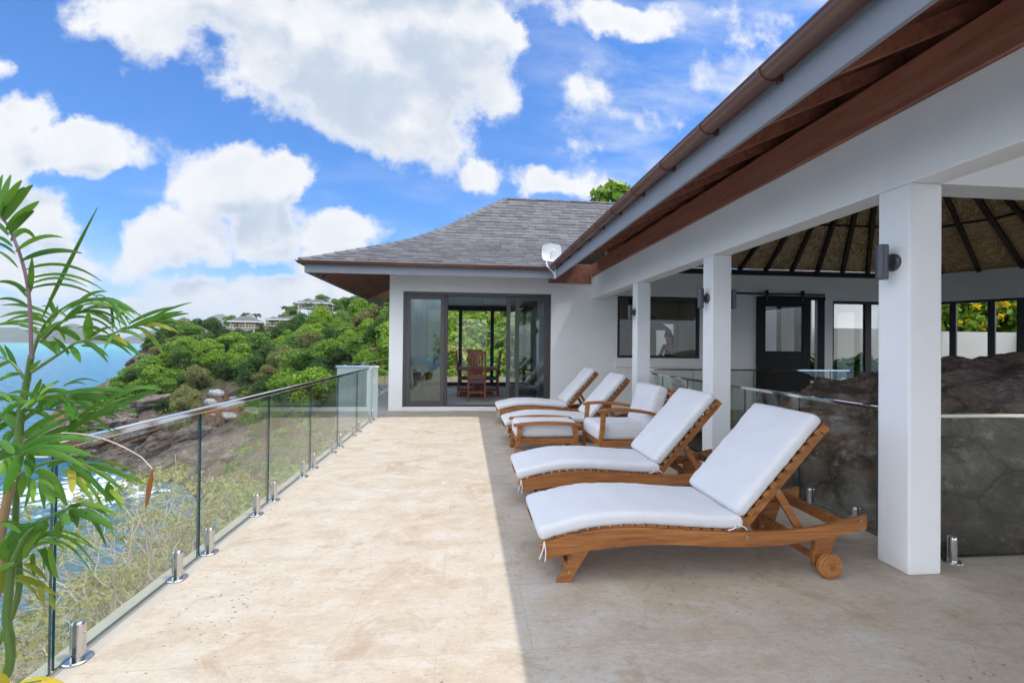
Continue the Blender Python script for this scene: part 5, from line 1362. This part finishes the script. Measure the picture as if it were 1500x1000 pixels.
for px, py in [(40, 640), (62, 632), (80, 622), (100, 640), (112, 612), (125, 655), (140, 598), (150, 630), (165, 655), (178, 610), (190, 640), (205, 662), (215, 622), (232, 645), (250, 668), (255, 630), (272, 650), (290, 628), (300, 655), (318, 640), (335, 630), (350, 650), (365, 622), (130, 580), (160, 575), (200, 595), (235, 610), (275, 615), (225, 580), (148, 575), (172, 560), (186, 545), (206, 526), (222, 512), (240, 500), (262, 498), (300, 492)]:
    p = hill_at(px, py); s = srng.uniform(1.6, 3.8) * min(1, p.y / 75)
    o = rock_mesh('shore_rock', p + Vector((0, 0, -s * .15)), (s * 1.5, s, s * .62), 'shore_rock', 40 + k, 60, 36, .34, freq=.6); k += 1; o.rotation_euler = (0, R(srng.uniform(-22, 8)), R(srng.uniform(-40, 40)))
    tag(o, 'rugged brown rock at the foot of the wooded headland', 'rock', 'brown rocks along the shore')

# ---------------------------------------------------------------- houses on the headland
def far_house(px0, px1, py_roof, py_wall, py_floor, py_post, Y, label, mono=False):
    """hip-roofed house on posts; pixel columns only give its width at its real distance"""
    p0, p1 = at(px0, py_floor, Y), at(px1, py_floor, Y); w = p1.x - p0.x; cx = (p0.x + p1.x) / 2; z0 = p0.z
    zw = at(px0, py_wall, Y).z - z0; zr = at(px0, py_roof, Y).z - z0; zp = at(px0, py_post, Y).z - z0
    t = tag(empty('hillside_house', (cx, Y, z0), R(rng.uniform(-8, 8))), label, 'house', 'houses on the headland'); dpt = w * .7
    m = MB(); m.span((-w * .40, .6, 0), (w * .44, dpt, zw)); m.build('wall', 'house_plaster', t)
    m = MB(); e = .5; hw = w / 2 + e
    A = [(-hw, -1.2, zw), (hw, -1.2, zw), (hw, dpt + e, zw), (-hw, dpt + e, zw)]; rl = hw * .35
    m.add(A + [(-rl, dpt / 2, zr), (rl, dpt / 2, zr)], [(0, 1, 5, 4), (1, 2, 5), (2, 3, 4, 5), (3, 0, 4)]); m.build('roof', 'slate_shingle', t, fix=False)
    m = MB(); m.span((-hw, -1.2, zw - .35), (hw, dpt + e, zw - .002)); m.build('eave', 'white_plaster', t)
    m = MB(); m.span((-w * .48, -1.0, -.35), (w * .48, .6, -.002)); m.span((-w * .40, .6, -.35), (w * .44, dpt, -.003)); m.build('balcony', 'cream_plaster', t)
    m = MB(); m.span((-w * .48, -1.0, .75), (w * .48, -.93, .85)); 
    for i in range(9): x = -w * .48 + i * w * .96 / 8.2; m.span((x, -1.0, 0), (x + .07, -.93, .75))
    m.build('railing', 'white_plaster', t)
    for x in (-w * .46, w * .05, w * .42): m = MB(); m.span((x - .22, -.8, zp - 2), (x + .22, -.36, -.352)); m.build('post', 'cream_plaster', t)
    for x in (-w * .44, w * .10): m = MB(); m.span((x - .12, -.9, 0), (x + .12, -.66, zw - .36)); m.build('post', 'cream_plaster', t)
    for x0, x1 in ((-.36, -.20), (-.17, -.02), (.06, .16), (.26, .36)):
        m = MB(); m.span((w * x0, .52, .15 if x0 < 0 else .9), (w * x1, .598, zw - .75)); m.build('window', 'dark_cabinet' if x0 < -.2 else 'sofa_grey', t)
far_house(338, 375, 462, 470, 479, 490, 160, 'leftmost pale hillside house on posts with a grey hip roof')
far_house(388, 428, 463, 467, 476, 492, 166, 'pale hillside house on tall posts, right of the leftmost house')
far_house(452, 484, 452, 456, 464, 474, 172, 'upper hillside house with dark balcony windows, left half of the joined pair')
far_house(487, 518, 454, 458, 466, 476, 170, 'hillside house with bluish window, right half of the joined pair')
far_house(436, 482, 437, 443, 450, 462, 200, 'topmost hillside house, half hidden by trees on the crest')

# small palms by the houses
def coco_palm(seed, h):
    rs = np.random.RandomState(seed); root = empty('palm_tree'); m = MB(); m.tube([(0, 0, -1), (.15, 0, h * .5), (.1, .1, h)], [.2, .15, .12], 7); m.build('trunk', 'tree_bark', root)
    V = []; F = []
    for i in range(15):
        a = i * 2.4; L = rs.uniform(1.8, 2.5); up = rs.uniform(.1, .9); prev = None
        for j in range(7):
            s = j / 6; q = np.array([.1 + math.cos(a) * L * s, .1 + math.sin(a) * L * s, h + L * (up * s - 0.95 * s * s)]); wv = np.array([-math.sin(a), math.cos(a), -0.5]) * .42 * math.sin(math.pi * min(1, s * .85 + .12))
            wv2 = wv * np.array([-1, -1, 1])
            V += [q + wv, q, q + wv2]
            if j: k = len(V); F += [(k - 6, k - 5, k - 2, k - 3), (k - 5, k - 4, k - 1, k - 2)]
    np_mesh('crown', np.array(V), np.array(F), 'leaf_dark', root); return root
cp = coco_palm(3, 3.6)
for i, (px, py, Y, lab) in enumerate([(418, 452, 178, 'dark palm standing against the sky left of the topmost house'), (452, 447, 192, 'palm in front of the topmost hillside house'), (360, 462, 172, 'palm behind the leftmost hillside house'), (376, 463, 174, 'palm between the two lower hillside houses'), (405, 468, 178, 'palm behind the house on tall posts')]):
    o = cp if i == 0 else copy_tree(cp); p = at(px, py, Y); o.location = p - Vector((0, 0, 3.0)); o.rotation_euler = (0, 0, i * 1.3); tag(o, lab, 'palm tree', 'palms among the hillside houses')
p = at(340, 462, 172); put_tree('mid', p - Vector((0, 0, 4.4)), .9, 'round crowned tree on the skyline behind the leftmost hillside house', 'trees on the wooded headland')
for px, py, Y in ((520, 434, 212), (545, 436, 206), (560, 438, 200), (505, 438, 212), (532, 440, 204), (490, 438, 216), (428, 450, 205), (440, 440, 222), (470, 436, 224), (452, 437, 222)):
    p = at(px, py, Y); put_tree('dark' if px % 2 else 'mid', p - Vector((0, 0, 5)), 1.0, HL['dark' if px % 2 else 'mid'], 'trees on the wooded headland')
# tree behind the dining wing roof
o = tree_proto(77, 10.8, 2.6, 12, 3200, 0.34, 'leaf_bright', .2); p = at(897, 268, 26); o.location = (p.x, 26, p.z - 10.0)
tag(o, 'bright green treetop showing above the grey shingle ridge', 'tree')

# ---------------------------------------------------------------- dry shrubs on the slope right outside the glass
def dry_shrub(seed, h, r, nst, nl, lm, ls=.075):
    rs = np.random.RandomState(seed); root = empty('dry_shrub'); m = MB(); tips = []
    def grow(p, d, L, rad, lev):
        pts = [p]; dd = d.copy()
        for k in range(5):
            dd = dd + rs.normal(size=3) * .22; dd /= np.linalg.norm(dd); p = p + dd * L / 5; pts.append(p)
        m.tube([tuple(q) for q in pts], list(np.linspace(rad, rad * .5, 6)), 5 if rad > .012 else 4, cap=False)
        if lev >= 2: tips.append(pts[-1]); tips.append(pts[3])
        if lev < 3:
            for _ in range(3 if lev else 4):
                k = rs.randint(2, 6); e = dd + rs.normal(size=3) * .65; e[2] += .12; e /= np.linalg.norm(e); grow(pts[k], e, L * rs.uniform(.5, .8), rad * .5, lev + 1)
    for i in range(nst):
        a = rs.uniform(0, 6.28); d = np.array([math.cos(a) * r / h * .6, math.sin(a) * r / h * .6, 1.0]); d /= np.linalg.norm(d)
        grow(np.array([math.cos(a) * .1, math.sin(a) * .1, -.2]), d, h * .55, .024, 0)
    m.build('branches', 'dry_twig', root, smooth=True, fix=False)
    tips = np.array(tips); pick = tips[rs.choice(len(tips), min(len(tips), 75), replace=False)]
    bl = [(tuple(t_), tuple(rs.uniform(.10, .24) * np.array([1.2, 1.2, .7]))) for t_ in pick]
    V, F = leaf_cloud(rs, bl, nl, ls, .8, .1, 1.7); np_mesh('foliage', V, F, lm, root); return root
sp = [dry_shrub(1, 1.7, 1.1, 11, 1300, 'leaf_dry', .034), dry_shrub(2, 1.5, 1.1, 7, 4600, 'leaf_dry', .038), dry_shrub(3, 1.9, 1.2, 10, 3000, 'leaf_dry', .036), dry_shrub(4, 1.3, 1.0, 5, 5200, 'leaf_bright', .045)]
SH = [(-2.75, 2.75, 0, 1.0, 'pale bare twiggy shrub just outside the first full glass panel'), (-3.0, 3.55, 1, 1.0, 'yellow green leafy shrub behind the second glass panel'), (-2.7, 4.4, 2, 1.0, 'olive shrub with bare twigs behind the third glass panel'),
      (-3.5, 2.3, 2, .8, 'low olive shrub on the slope behind the palm canes'), (-2.9, 1.7, 3, .75, 'low green leafy shrub at the foot of the first glass panel'), (-3.9, 4.2, 0, 1.15, 'tall bare twiggy shrub lower down the slope'),
      (-4.3, 5.4, 1, 1.3, 'large yellow green shrub lower on the slope beyond the glass'), (-3.0, 5.4, 2, 1.0, 'olive shrub behind the fourth glass panel'), (-3.6, 6.6, 1, 1.25, 'yellow green shrub behind the fifth glass panel'),
      (-2.9, 7.6, 3, 1.1, 'green leafy shrub near the far end of the balustrade'), (-4.8, 7.6, 2, 1.5, 'broad olive shrub lower on the slope near the far end'), (-5.6, 6.2, 3, 1.4, 'bushy green shrub farthest down the slope'), (-4.6, 3.2, 3, .8, 'small green shrub low on the slope beside the sea view'), (-2.5, 3.1, 0, .7, 'small bare twiggy shrub touching the edge kerb'), (-4.2, 9.2, 1, 1.5, 'yellow green shrub beyond the milky glass panel'), (-3.3, 10.4, 3, 1.3, 'green shrub beside the walkway balustrade')]
useds = set()
for x, y, k, s, lab in SH:
    o = sp[k] if k not in useds else copy_tree(sp[k]); useds.add(k); o.location = (x, y, slope_z(x, y)); s *= 0.88; o.scale = (s, s, s); o.rotation_euler = (0, 0, rng.uniform(0, 6)); tag(o, lab, 'shrub', 'dry shrubs on the slope outside the glass')
bl = []
for _ in range(520):
    x = -2.1 - abs(rs.normal()) * 2.6; y = rs.uniform(0, 14); k = rs.uniform(.10, .30); bl.append(((x, y, slope_z(x, y) + k * .3), (k * 1.3, k * 1.3, k)))
o = scrub('slope_undergrowth', bl, 52000, 0.045, ['leaf_olive', 'leaf_dry', 'leaf_dry', 'leaf_bright', 'leaf_dry'], 15); tag(o, kind='stuff')

# ---------------------------------------------------------------- garden seen through the pavilion windows
m = MB(); m.span((9.3, 14.2, -.2), (13.6, 14.5, 5.2)); tag(m.build('white_garden_wall', 'white_plaster'), 'tall white garden building wall behind the left pavilion window', 'wall')
m = MB(); m.span((11.4, 13.5, -.2), (13.4, 14.19, 2.1)); m.span((11.1, 13.1, -.2), (13.6, 13.5, .35)); tag(m.build('white_planter_wall', 'shaded_plaster', bevel=0.01), 'low white planter wall in the garden behind the pavilion window', 'wall')
m = MB()
for i in range(4): m.span((10.2 + .02 * i, 13.0 + i * .3, -.15), (11.35, 13.3 + i * .3 - .003, .45 + .17 * i))
tag(m.build('garden_steps', 'travertine', bevel=0.01), 'sandy stone steps beside the white garden wall', 'steps')
m = MB(); m.span((14.0, 12.6, -.2), (24.0, 12.9, 2.0)); tag(m.build('retaining_wall', 'shaded_plaster'), 'grey white retaining wall under the yellow flowering hedge', 'wall')
m = MB(); m.span((16.6, 12.0, -.2), (18.2, 12.58, 2.02)); tag(m.build('wall_pier', 'white_plaster', bevel=0.01), 'bright white pier standing out from the retaining wall', 'wall')
m = MB(); m.span((14.0, 12.92, .5), (24.0, 18.0, 1.9)); tag(m.build('raised_bed', 'dry_slope_ground'), kind='structure')
rs = np.random.RandomState(31); bl = [((rs.uniform(14.2, 23.5), rs.uniform(13.0, 15.5), rs.uniform(1.9, 4.2)), tuple(rs.uniform(.3, .6) * np.ones(3))) for _ in range(130)]
hr = empty('flowering_hedge', (18.5, 13.2, 1.9)); tag(hr, 'green hedge full of yellow flowers above the retaining wall', 'hedge')
V, F = leaf_cloud(rs, bl, 15000, .15); np_mesh('foliage', V - np.array([18.5, 13.2, 1.9]), F, 'leaf_bright', hr)
bf = [((rs.uniform(14.2, 22), 12.85 + rs.uniform(-.2, .3), rs.uniform(2.2, 4.2)), (.10, .10, .10)) for _ in range(85)]
V, F = leaf_cloud(rs, bf, 1700, .10); np_mesh('flowers', V - np.array([18.5, 13.2, 1.9]), F, 'flower_yellow', hr)
def broad_plant(seed, n, L):
    rs = np.random.RandomState(seed); root = empty('leafy_plant'); V = []; F = []
    for i in range(n):
        a = rs.uniform(0, 6.28); up = rs.uniform(.5, 1.4); l = L * rs.uniform(.6, 1.1); d = np.array([math.cos(a), math.sin(a), 0]); sdv = np.array([-math.sin(a), math.cos(a), 0])
        b0 = rs.uniform(-.22, .22, 3) * np.array([1, 1, 0])
        for j in range(6):
            s = j / 5; q = b0 + d * l * .75 * s + np.array([0, 0, l * (up * s - .55 * s * s)]); w = l * .16 * math.sin(math.pi * min(.97, s * .8 + .15)); V += [q + sdv * w + [0, 0, w * .4], q, q - sdv * w + [0, 0, w * .4]]
            if j: k = len(V); F += [(k - 6, k - 5, k - 2, k - 3), (k - 5, k - 4, k - 1, k - 2)]
    np_mesh('leaves', np.array(V), np.array(F), 'leaf_bright', root, smooth=True)
    m = MB(); m.tube([(0, 0, -.4), (0, 0, .1)], [.05, .03], 7); m.build('stem', 'cane_green', root); return root
lp = broad_plant(4, 46, .75)
for i, (x, y, z, s, lab) in enumerate([(9.0, 11.0, .62, 1.15, 'bright leafy plant outside the window left of the boulder top'), (9.75, 11.05, .72, 1.15, 'bright leafy plant outside the window just behind the boulder'), (10.5, 11.2, .6, 1.1, 'bright leafy plant farther right outside the window behind the nearest column')]):
    o = lp if i == 0 else copy_tree(lp); o.location = (x, y, z); o.scale = (s, s, s); o.rotation_euler = (0, 0, i * 2.1); tag(o, lab, 'plant', 'leafy plants outside the pavilion window')

# ---------------------------------------------------------------- sea air
hm = bpy.data.materials.new('sea_haze'); hm.use_nodes = True; ht = hm.node_tree; ht.nodes.clear()
hk = NT(ht); hv = hk.n('ShaderNodeVolumePrincipled', {'Color': (0.86, 0.93, 1.0), 'Density': 0.00011, 'Anisotropy': 0.2})
ho = hk.n('ShaderNodeOutputMaterial'); ht.links.new(hv.outputs[0], ho.inputs['Volume']); MATS['sea_haze'] = hm
m = MB(); m.span((-9300, -800, SEA - 8.0), (9300, 9300, 420)); o = m.build('haze', 'sea_haze'); tag(o, kind='stuff')

# ---------------------------------------------------------------- potted bamboo palm in the near left corner
palm = tag(empty('potted_palm', (-1.50, 1.42, 0)), 'tall bamboo palm with long arching fronds at the near seaward corner', 'palm')
PB = Vector((-1.50, 1.42, 0))
def loc(v): return Vector(v) - PB
m = MB(); m.lathe([(0, 0), (.13, 0), (.17, .26), (.18, .27), (.18, .30), (.16, .30), (.155, .27), (0, .265)], seg=32); m.build('pot', 'terracotta', palm, smooth=True)
m = MB(); m.lathe([(0, .262), (.155, .262), (.155, .275), (0, .28)], seg=28); m.build('soil', 'potting_soil', palm)
def bez(P, n):
    out = []
    for i in range(n + 1):
        t = i / n
        if len(P) == 3: out.append(P[0] * (1 - t) ** 2 + P[1] * 2 * t * (1 - t) + P[2] * t * t)
        else: out.append(P[0] * (1 - t) ** 3 + P[1] * 3 * t * (1 - t) ** 2 + P[2] * 3 * t * t * (1 - t) + P[3] * t ** 3)
    return out
def cane(pts, r, mt='cane_green', name='cane'):
    P = [loc(p) for p in pts]; sm = []
    Q = [P[0]] + P + [P[-1]]
    for i in range(1, len(Q) - 2):
        for k in range(8):
            t = k / 8; a, b, c, d = Q[i - 1:i + 3]
            sm.append(0.5 * ((2 * b) + (c - a) * t + (2 * a - 5 * b + 4 * c - d) * t * t + (3 * b - a - 3 * c + d) * t ** 3))
    sm.append(P[-1]); n = len(sm)
    rr = [r[0] + (r[1] - r[0]) * i / (n - 1) for i in range(n)]
    rr = [x * (1.18 if i % 9 == 4 else 1) for i, x in enumerate(rr)]
    m = MB(); m.tube(sm, rr, 10); return m.build(name, mt, palm, smooth=True)
def blade(V, F, x0, y0, x1, y1, wpx, bend=None, d0=1.42, d1=None, rs=None, fold=.28):
    """one leaflet measured in the photograph: base and tip at their own depths, real width, gentle arch and a folded midrib"""
    d1 = d0 + rs.uniform(-.09, .06) if d1 is None else d1
    a, b = loc(at(x0, y0, d0)), loc(at(x1, y1, d1)); ln = math.hypot(x1 - x0, y1 - y0)
    bend = (0.13 * ln * abs(x1 - x0) / (ln + 1e-6)) if bend is None else bend
    c = (a + b) / 2 + Vector((0, 0, bend * 2 * d0 / FPX)); w = min(wpx, 17) * 0.38 * d0 / FPX; o = len(V); n = 9; tilt = rs.uniform(-.5, .5)
    for j in range(n + 1):
        t = j / n; p = a * (1 - t) ** 2 + c * 2 * t * (1 - t) + b * t * t; tg = ((c - a) * (1 - t) + (b - c) * t).normalized()
        vw = (p + PB - EYE).normalized(); sd_ = tg.cross(vw).normalized(); nn = sd_.cross(tg)
        sd_ = (sd_ * math.cos(tilt) + nn * math.sin(tilt)).normalized(); nn = sd_.cross(tg)
        k = max(.03, (math.sin(math.pi * min(1, (t * .94 + .03)) ** .8)) ** .75)
        V += [tuple(p + sd_ * w * k + nn * w * k * fold), tuple(p), tuple(p - sd_ * w * k + nn * w * k * fold)]
    for j in range(n):
        q = o + 3 * j; F += [(q, q + 1, q + 4, q + 3), (q + 1, q + 2, q + 5, q + 4)]
def hand_frond(rach, blades, seed, d=1.42, mt='leaf_palm', rmt='cane_green', r=(.0045, .0018), dd=0.0):
    rs = random.Random(seed); n = len(rach)
    P = [loc(at(x, y, d + dd * i / max(1, n - 1))) for i, (x, y) in enumerate(rach)]
    Q = [2 * P[0] - P[1]] + P + [2 * P[-1] - P[-2]]; sm = []
    for i in range(1, len(Q) - 2):
        for k in range(8):
            t = k / 8; a, b, c, e_ = Q[i - 1:i + 3]; sm.append(0.5 * ((2 * b) + (c - a) * t + (2 * a - 5 * b + 4 * c - e_) * t * t + (3 * b - a - 3 * c + e_) * t ** 3))
    sm.append(P[-1]); m = MB(); m.tube(sm, [r[0] + (r[1] - r[0]) * i / (len(sm) - 1) for i in range(len(sm))], 8)
    fr = m.build('frond', rmt, palm, smooth=True); V = []; F = []
    for q in blades: blade(V, F, *q[:5], bend=(q[5] if len(q) > 5 else None), d0=d + dd * .5 + rs.uniform(-.02, .02), rs=rs)
    if mt == 'leaf_palm' and (12 <= seed <= 24 or seed in (5, 9)):   # the thinner second rank of leaflets
        for q in blades:
            g = lambda a: rs.uniform(-a, a)
            dx, dy = g(7), g(7)
            blade(V, F, q[0] + dx, q[1] + dy, q[2] + dx + g(16), q[3] + dy + g(16), min(q[4] * .7, 9), bend=(q[5] if len(q) > 5 else None), d0=d + dd * .5 + rs.uniform(.03, .09), rs=rs)
    np_mesh('foliage', np.array(V), np.array(F), mt, fr, smooth=True); return fr
# canes
cane([(-1.50, 1.42, .27), at(3, 1000, 1.42), at(10, 900, 1.42), at(17, 830, 1.42)], (.0115, .0092))
cane([(-1.46, 1.42, .27), at(18, 900, 1.47), at(22, 780, 1.47), at(25, 700, 1.47), at(30, 625, 1.47), at(40, 555, 1.47), at(46, 520, 1.46)], (.0075, .0072))
cane([(-1.53, 1.46, .27), at(-8, 880, 1.45), at(2, 780, 1.44), at(16, 704, 1.42)], (.008, .0105), 'cane_sheath')
cane([at(24, 655, 1.45), at(28, 625, 1.455), at(38, 560, 1.46)], (.008, .0075), name='cane')
# upper frond on its purple stalk
hand_frond([(46, 525), (43, 440), (33, 385), (14, 335), (0, 316), (-14, 292)], [
    (-8, 300, 4, 256, 8), (-3, 308, 16, 256, 9), (0, 314, 32, 264, 10), (2, 320, 36, 274, 10), (5, 324, 48, 271, 12), (-10, 305, -4, 262, 9), (10, 337, 57, 295, 14, 2), (14, 343, 50, 309, 11), (16, 353, 53, 352, 9, 14), (23, 369, 92, 348, 8), (31, 382, 120, 371, 9, 8),
    (35, 396, 149, 412, 5.5), (38, 410, 155, 427, 5), (41, 424, 150, 440, 5), (40, 418, 128, 420, 5), (12, 345, -12, 322, 7), (18, 361, -14, 346, 6), (22, 372, -16, 356, 5), (26, 392, -12, 366, 5), (40, 428, -6, 414, 8), (43, 450, -8, 440, 6), (42, 438, 14, 412, 5), (43, 430, 47, 377, 9, 0)],
    2, 1.42, rmt='cane_purple', r=(.0045, .003))
V = []; F = []; blade(V, F, 62, 466, 143, 304, 6.5, 0, 1.46, 1.44, random.Random(1), 1.0)
np_mesh('spear_leaf', np.array(V), np.array(F), 'leaf_palm', palm, smooth=True)
hand_frond([(46, 522), (58, 490), (72, 468), (100, 448), (140, 438), (166, 444), (178, 464)], [
    (110, 446, 157, 427, 6), (135, 440, 207, 464, 8), (118, 447, 198, 467, 7), (150, 436, 175, 456, 3.5), (152, 435, 178, 462, 3.5), (142, 438, 172, 452, 4), (130, 458, 175, 486, 6), (122, 447, 104, 463, 9, 2), (72, 466, -4, 466, 7, 8), (66, 478, -6, 476, 6, 6), (76, 462, 2, 447, 6, 6),
    (80, 460, 72, 436, 7, 0), (68, 478, 82, 452, 7, 0), (160, 440, 168, 478, 4), (165, 444, 177, 482, 3.5), (131, 497, 129, 456, 12, 0), (85, 458, 150, 440, 5), (60, 490, 28, 478, 6), (56, 495, 100, 470, 6)], 5, 1.46)
hand_frond([(46, 545), (69, 530), (96, 512), (114, 501), (150, 494), (180, 483), (216, 473), (258, 470)], [
    (188, 481, 268, 456, 9, 3), (214, 475, 277, 459, 7, 3), (222, 476, 264, 473, 7), (228, 478, 272, 479, 6), (118, 498, 82, 480, 8, 4), (120, 500, 158, 531, 9, 6), (138, 497, 193, 521, 6.5, 8), (150, 492, 209, 524, 6.5, 8), (175, 486, 212, 499, 6), (200, 480, 238, 515, 7, 7), (96, 512, 66, 502, 6.5),
    (104, 506, 118, 531, 11, 2), (84, 518, 60, 497, 6), (74, 502, 88, 518, 8, 5), (130, 497, 168, 479, 5), (160, 490, 120, 484, 5), (168, 488, 152, 512, 6)], 9, 1.44)
hand_frond([(150, 494), (180, 484), (214, 475)], [(158, 491, 187, 506, 9, 3), (205, 482, 240, 521, 6, 6), (212, 478, 250, 484, 7), (218, 478, 262, 488, 6)], 10, 1.435, mt='leaf_lime', r=(.0015, .001))
hand_frond([(60, 500), (90, 472), (130, 452), (170, 452)], [(80, 480, 30, 470, 5), (90, 472, 140, 470, 5), (100, 466, 60, 448, 5), (112, 460, 165, 470, 5), (122, 456, 185, 478, 5), (132, 452, 190, 458, 5), (145, 450, 196, 474, 4), (155, 450, 200, 462, 4), (165, 451, 190, 486, 4), (86, 476, 96, 500, 6)], 31, 1.50)
hand_frond([(40, 560), (16, 530), (-10, 520)], [(30, 548, -4, 560, 7), (24, 540, 6, 505, 7), (16, 530, -10, 545, 7), (10, 526, -8, 500, 6), (36, 554, 60, 528, 7)], 32, 1.50)
hand_frond([(34, 600), (80, 600), (130, 615)], [(40, 600, 84, 622, 9), (60, 600, 30, 622, 9), (80, 600, 128, 632, 8), (95, 603, 150, 605, 8), (110, 608, 160, 628, 7), (120, 612, 175, 612, 7), (70, 600, 110, 588, 7), (50, 600, 92, 585, 8), (24, 604, -6, 622, 9)], 33, 1.47)
# middle fronds
hand_frond([(38, 590), (70, 580), (110, 575), (165, 576)], [
    (36, 588, -6, 588, 11), (75, 582, 191, 575, 8, 7), (50, 586, 107, 592, 12), (100, 580, 182, 593, 9, 6), (105, 588, 160, 613, 9, 6), (97, 584, 113, 614, 16, 0), (85, 583, 62, 602, 9), (64, 562, 57, 607, 11, 0), (20, 592, -6, 572, 6), (58, 578, 88, 558, 6), (92, 566, 126, 563, 4), (44, 588, 0, 610, 9), (70, 582, 30, 600, 7), (60, 585, 10, 577, 6), (92, 578, 104, 596, 5, 0)], 12, 1.42)
hand_frond([(34, 648), (75, 640), (110, 626), (150, 598), (196, 578)], [
    (110, 625, 242, 569, 7, 4), (140, 602, 197, 601, 6), (150, 594, 236, 571, 6), (96, 636, 156, 600, 9, 4), (120, 630, 172, 636, 4), (34, 638, 97, 604, 10, 4), (34, 650, 118, 606, 9, 5), (40, 644, 82, 624, 9), (70, 642, 134, 634, 7), (150, 598, 210, 588, 5)], 13, 1.38)
hand_frond([(28, 640), (12, 620), (-8, 603)], [(32, 632, -4, 604, 15, 4), (20, 630, 4, 655, 10), (26, 634, 18, 600, 8, 0), (10, 618, -10, 640, 9)], 14, 1.47)
# broad hand of leaves
hand_frond([(16, 704), (24, 680), (38, 662), (60, 656)], [
    (25, 664, 136, 639, 14, 8), (30, 662, 137, 668, 15, 8), (45, 663, 128, 688, 12, 8), (40, 662, -6, 676, 15, 8), (33, 666, 6, 724, 24, 4), (46, 664, 43, 699, 27, 0), (20, 664, -8, 646, 13), (30, 660, 90, 640, 12, 6), (24, 672, -6, 700, 18, 4), (55, 660, 110, 655, 10, 5)], 17, 1.30)
hand_frond([(18, 700), (60, 680), (100, 673), (140, 688), (182, 716)], [
    (55, 687, 98, 741, 18, 8), (60, 694, 79, 739, 17, 2), (90, 688, 138, 738, 10, 8), (100, 682, 164, 739, 9, 9), (120, 683, 181, 721, 10, 8), (125, 680, 202, 706, 7, 6), (130, 685, 216, 710, 6, 5), (158, 710, 166, 733, 15, 0), (48, 700, 48, 737, 9, 0), (160, 716, 181, 738, 8, 2), (110, 676, 112, 700, 10, 0), (70, 684, 110, 668, 8), (36, 694, 30, 728, 12, 0)], 18, 1.34)
hand_frond([(70, 684), (100, 676), (130, 686)], [(75, 692, 86, 730, 14, 0), (128, 684, 126, 710, 22, 0), (104, 680, 106, 722, 12, 0)], 19, 1.36, mt='leaf_lime', r=(.0015, .001))
hand_frond([(18, 820), (40, 780), (75, 755), (105, 744), (124, 750)], [
    (100, 751, 167, 775, 18, 6), (80, 755, 102, 768, 20, 4), (118, 738, 174, 758, 8, 6), (125, 750, 156, 801, 7, 8), (85, 762, 86, 790, 10, 0), (107, 740, 113, 772, 11, 0), (70, 763, 28, 803, 18, 5), (64, 768, 2, 802, 17, 6), (58, 774, 34, 818, 16, 4), (30, 780, -6, 768, 7), (46, 768, 8, 792, 7), (92, 748, 140, 740, 8, 5)], 22, 1.33)
hand_frond([(17, 830), (50, 800), (90, 792)], [
    (44, 796, 140, 829, 6, 26), (50, 788, 139, 803, 5, 16), (72, 800, 82, 846, 9, -4), (60, 804, 76, 842, 11, 8), (48, 810, 50, 845, 8, 2), (26, 824, 16, 783, 18, 0), (24, 826, 72, 768, 17, 5), (10, 822, -8, 788, 15, 0), (36, 812, 98, 806, 6, 14), (20, 826, -6, 840, 10)], 24, 1.40)
hand_frond([(17, 832), (40, 836), (66, 856)], [(24, 842, 86, 874, 10, 4), (34, 826, 70, 852, 8, 6), (58, 858, 65, 887, 8, 0), (74, 870, 80, 893, 7, 0), (20, 850, 60, 882, 5, 10), (4, 828, 3, 868, 15, 0)], 25, 1.41, mt='leaf_lime', r=(.002, .001))
hand_frond([(6, 1010), (30, 1002), (60, 996)], [(18, 1008, 98, 1003, 34, 8), (10, 1012, -10, 985, 20), (14, 1010, 40, 1030, 16)], 27, 1.30, mt='leaf_yellow', r=(.003, .002))
# one dead leaf on a pale stalk
C = bez([loc(at(90, 634, 1.34)), loc(at(150, 632, 1.31)), loc(at(208, 670, 1.29))], 14); C += [loc(at(223, 686, 1.288))]
m = MB(); m.tube(C, .0016, 6); dl = m.build('dead_frond', 'dry_twig', palm)
V = []; F = []; blade(V, F, 224, 687, 214, 744, 9, -5, 1.288, 1.288, random.Random(2), .7)
np_mesh('withered_leaflet', np.array(V), np.array(F), 'leaf_dead', dl, smooth=True)
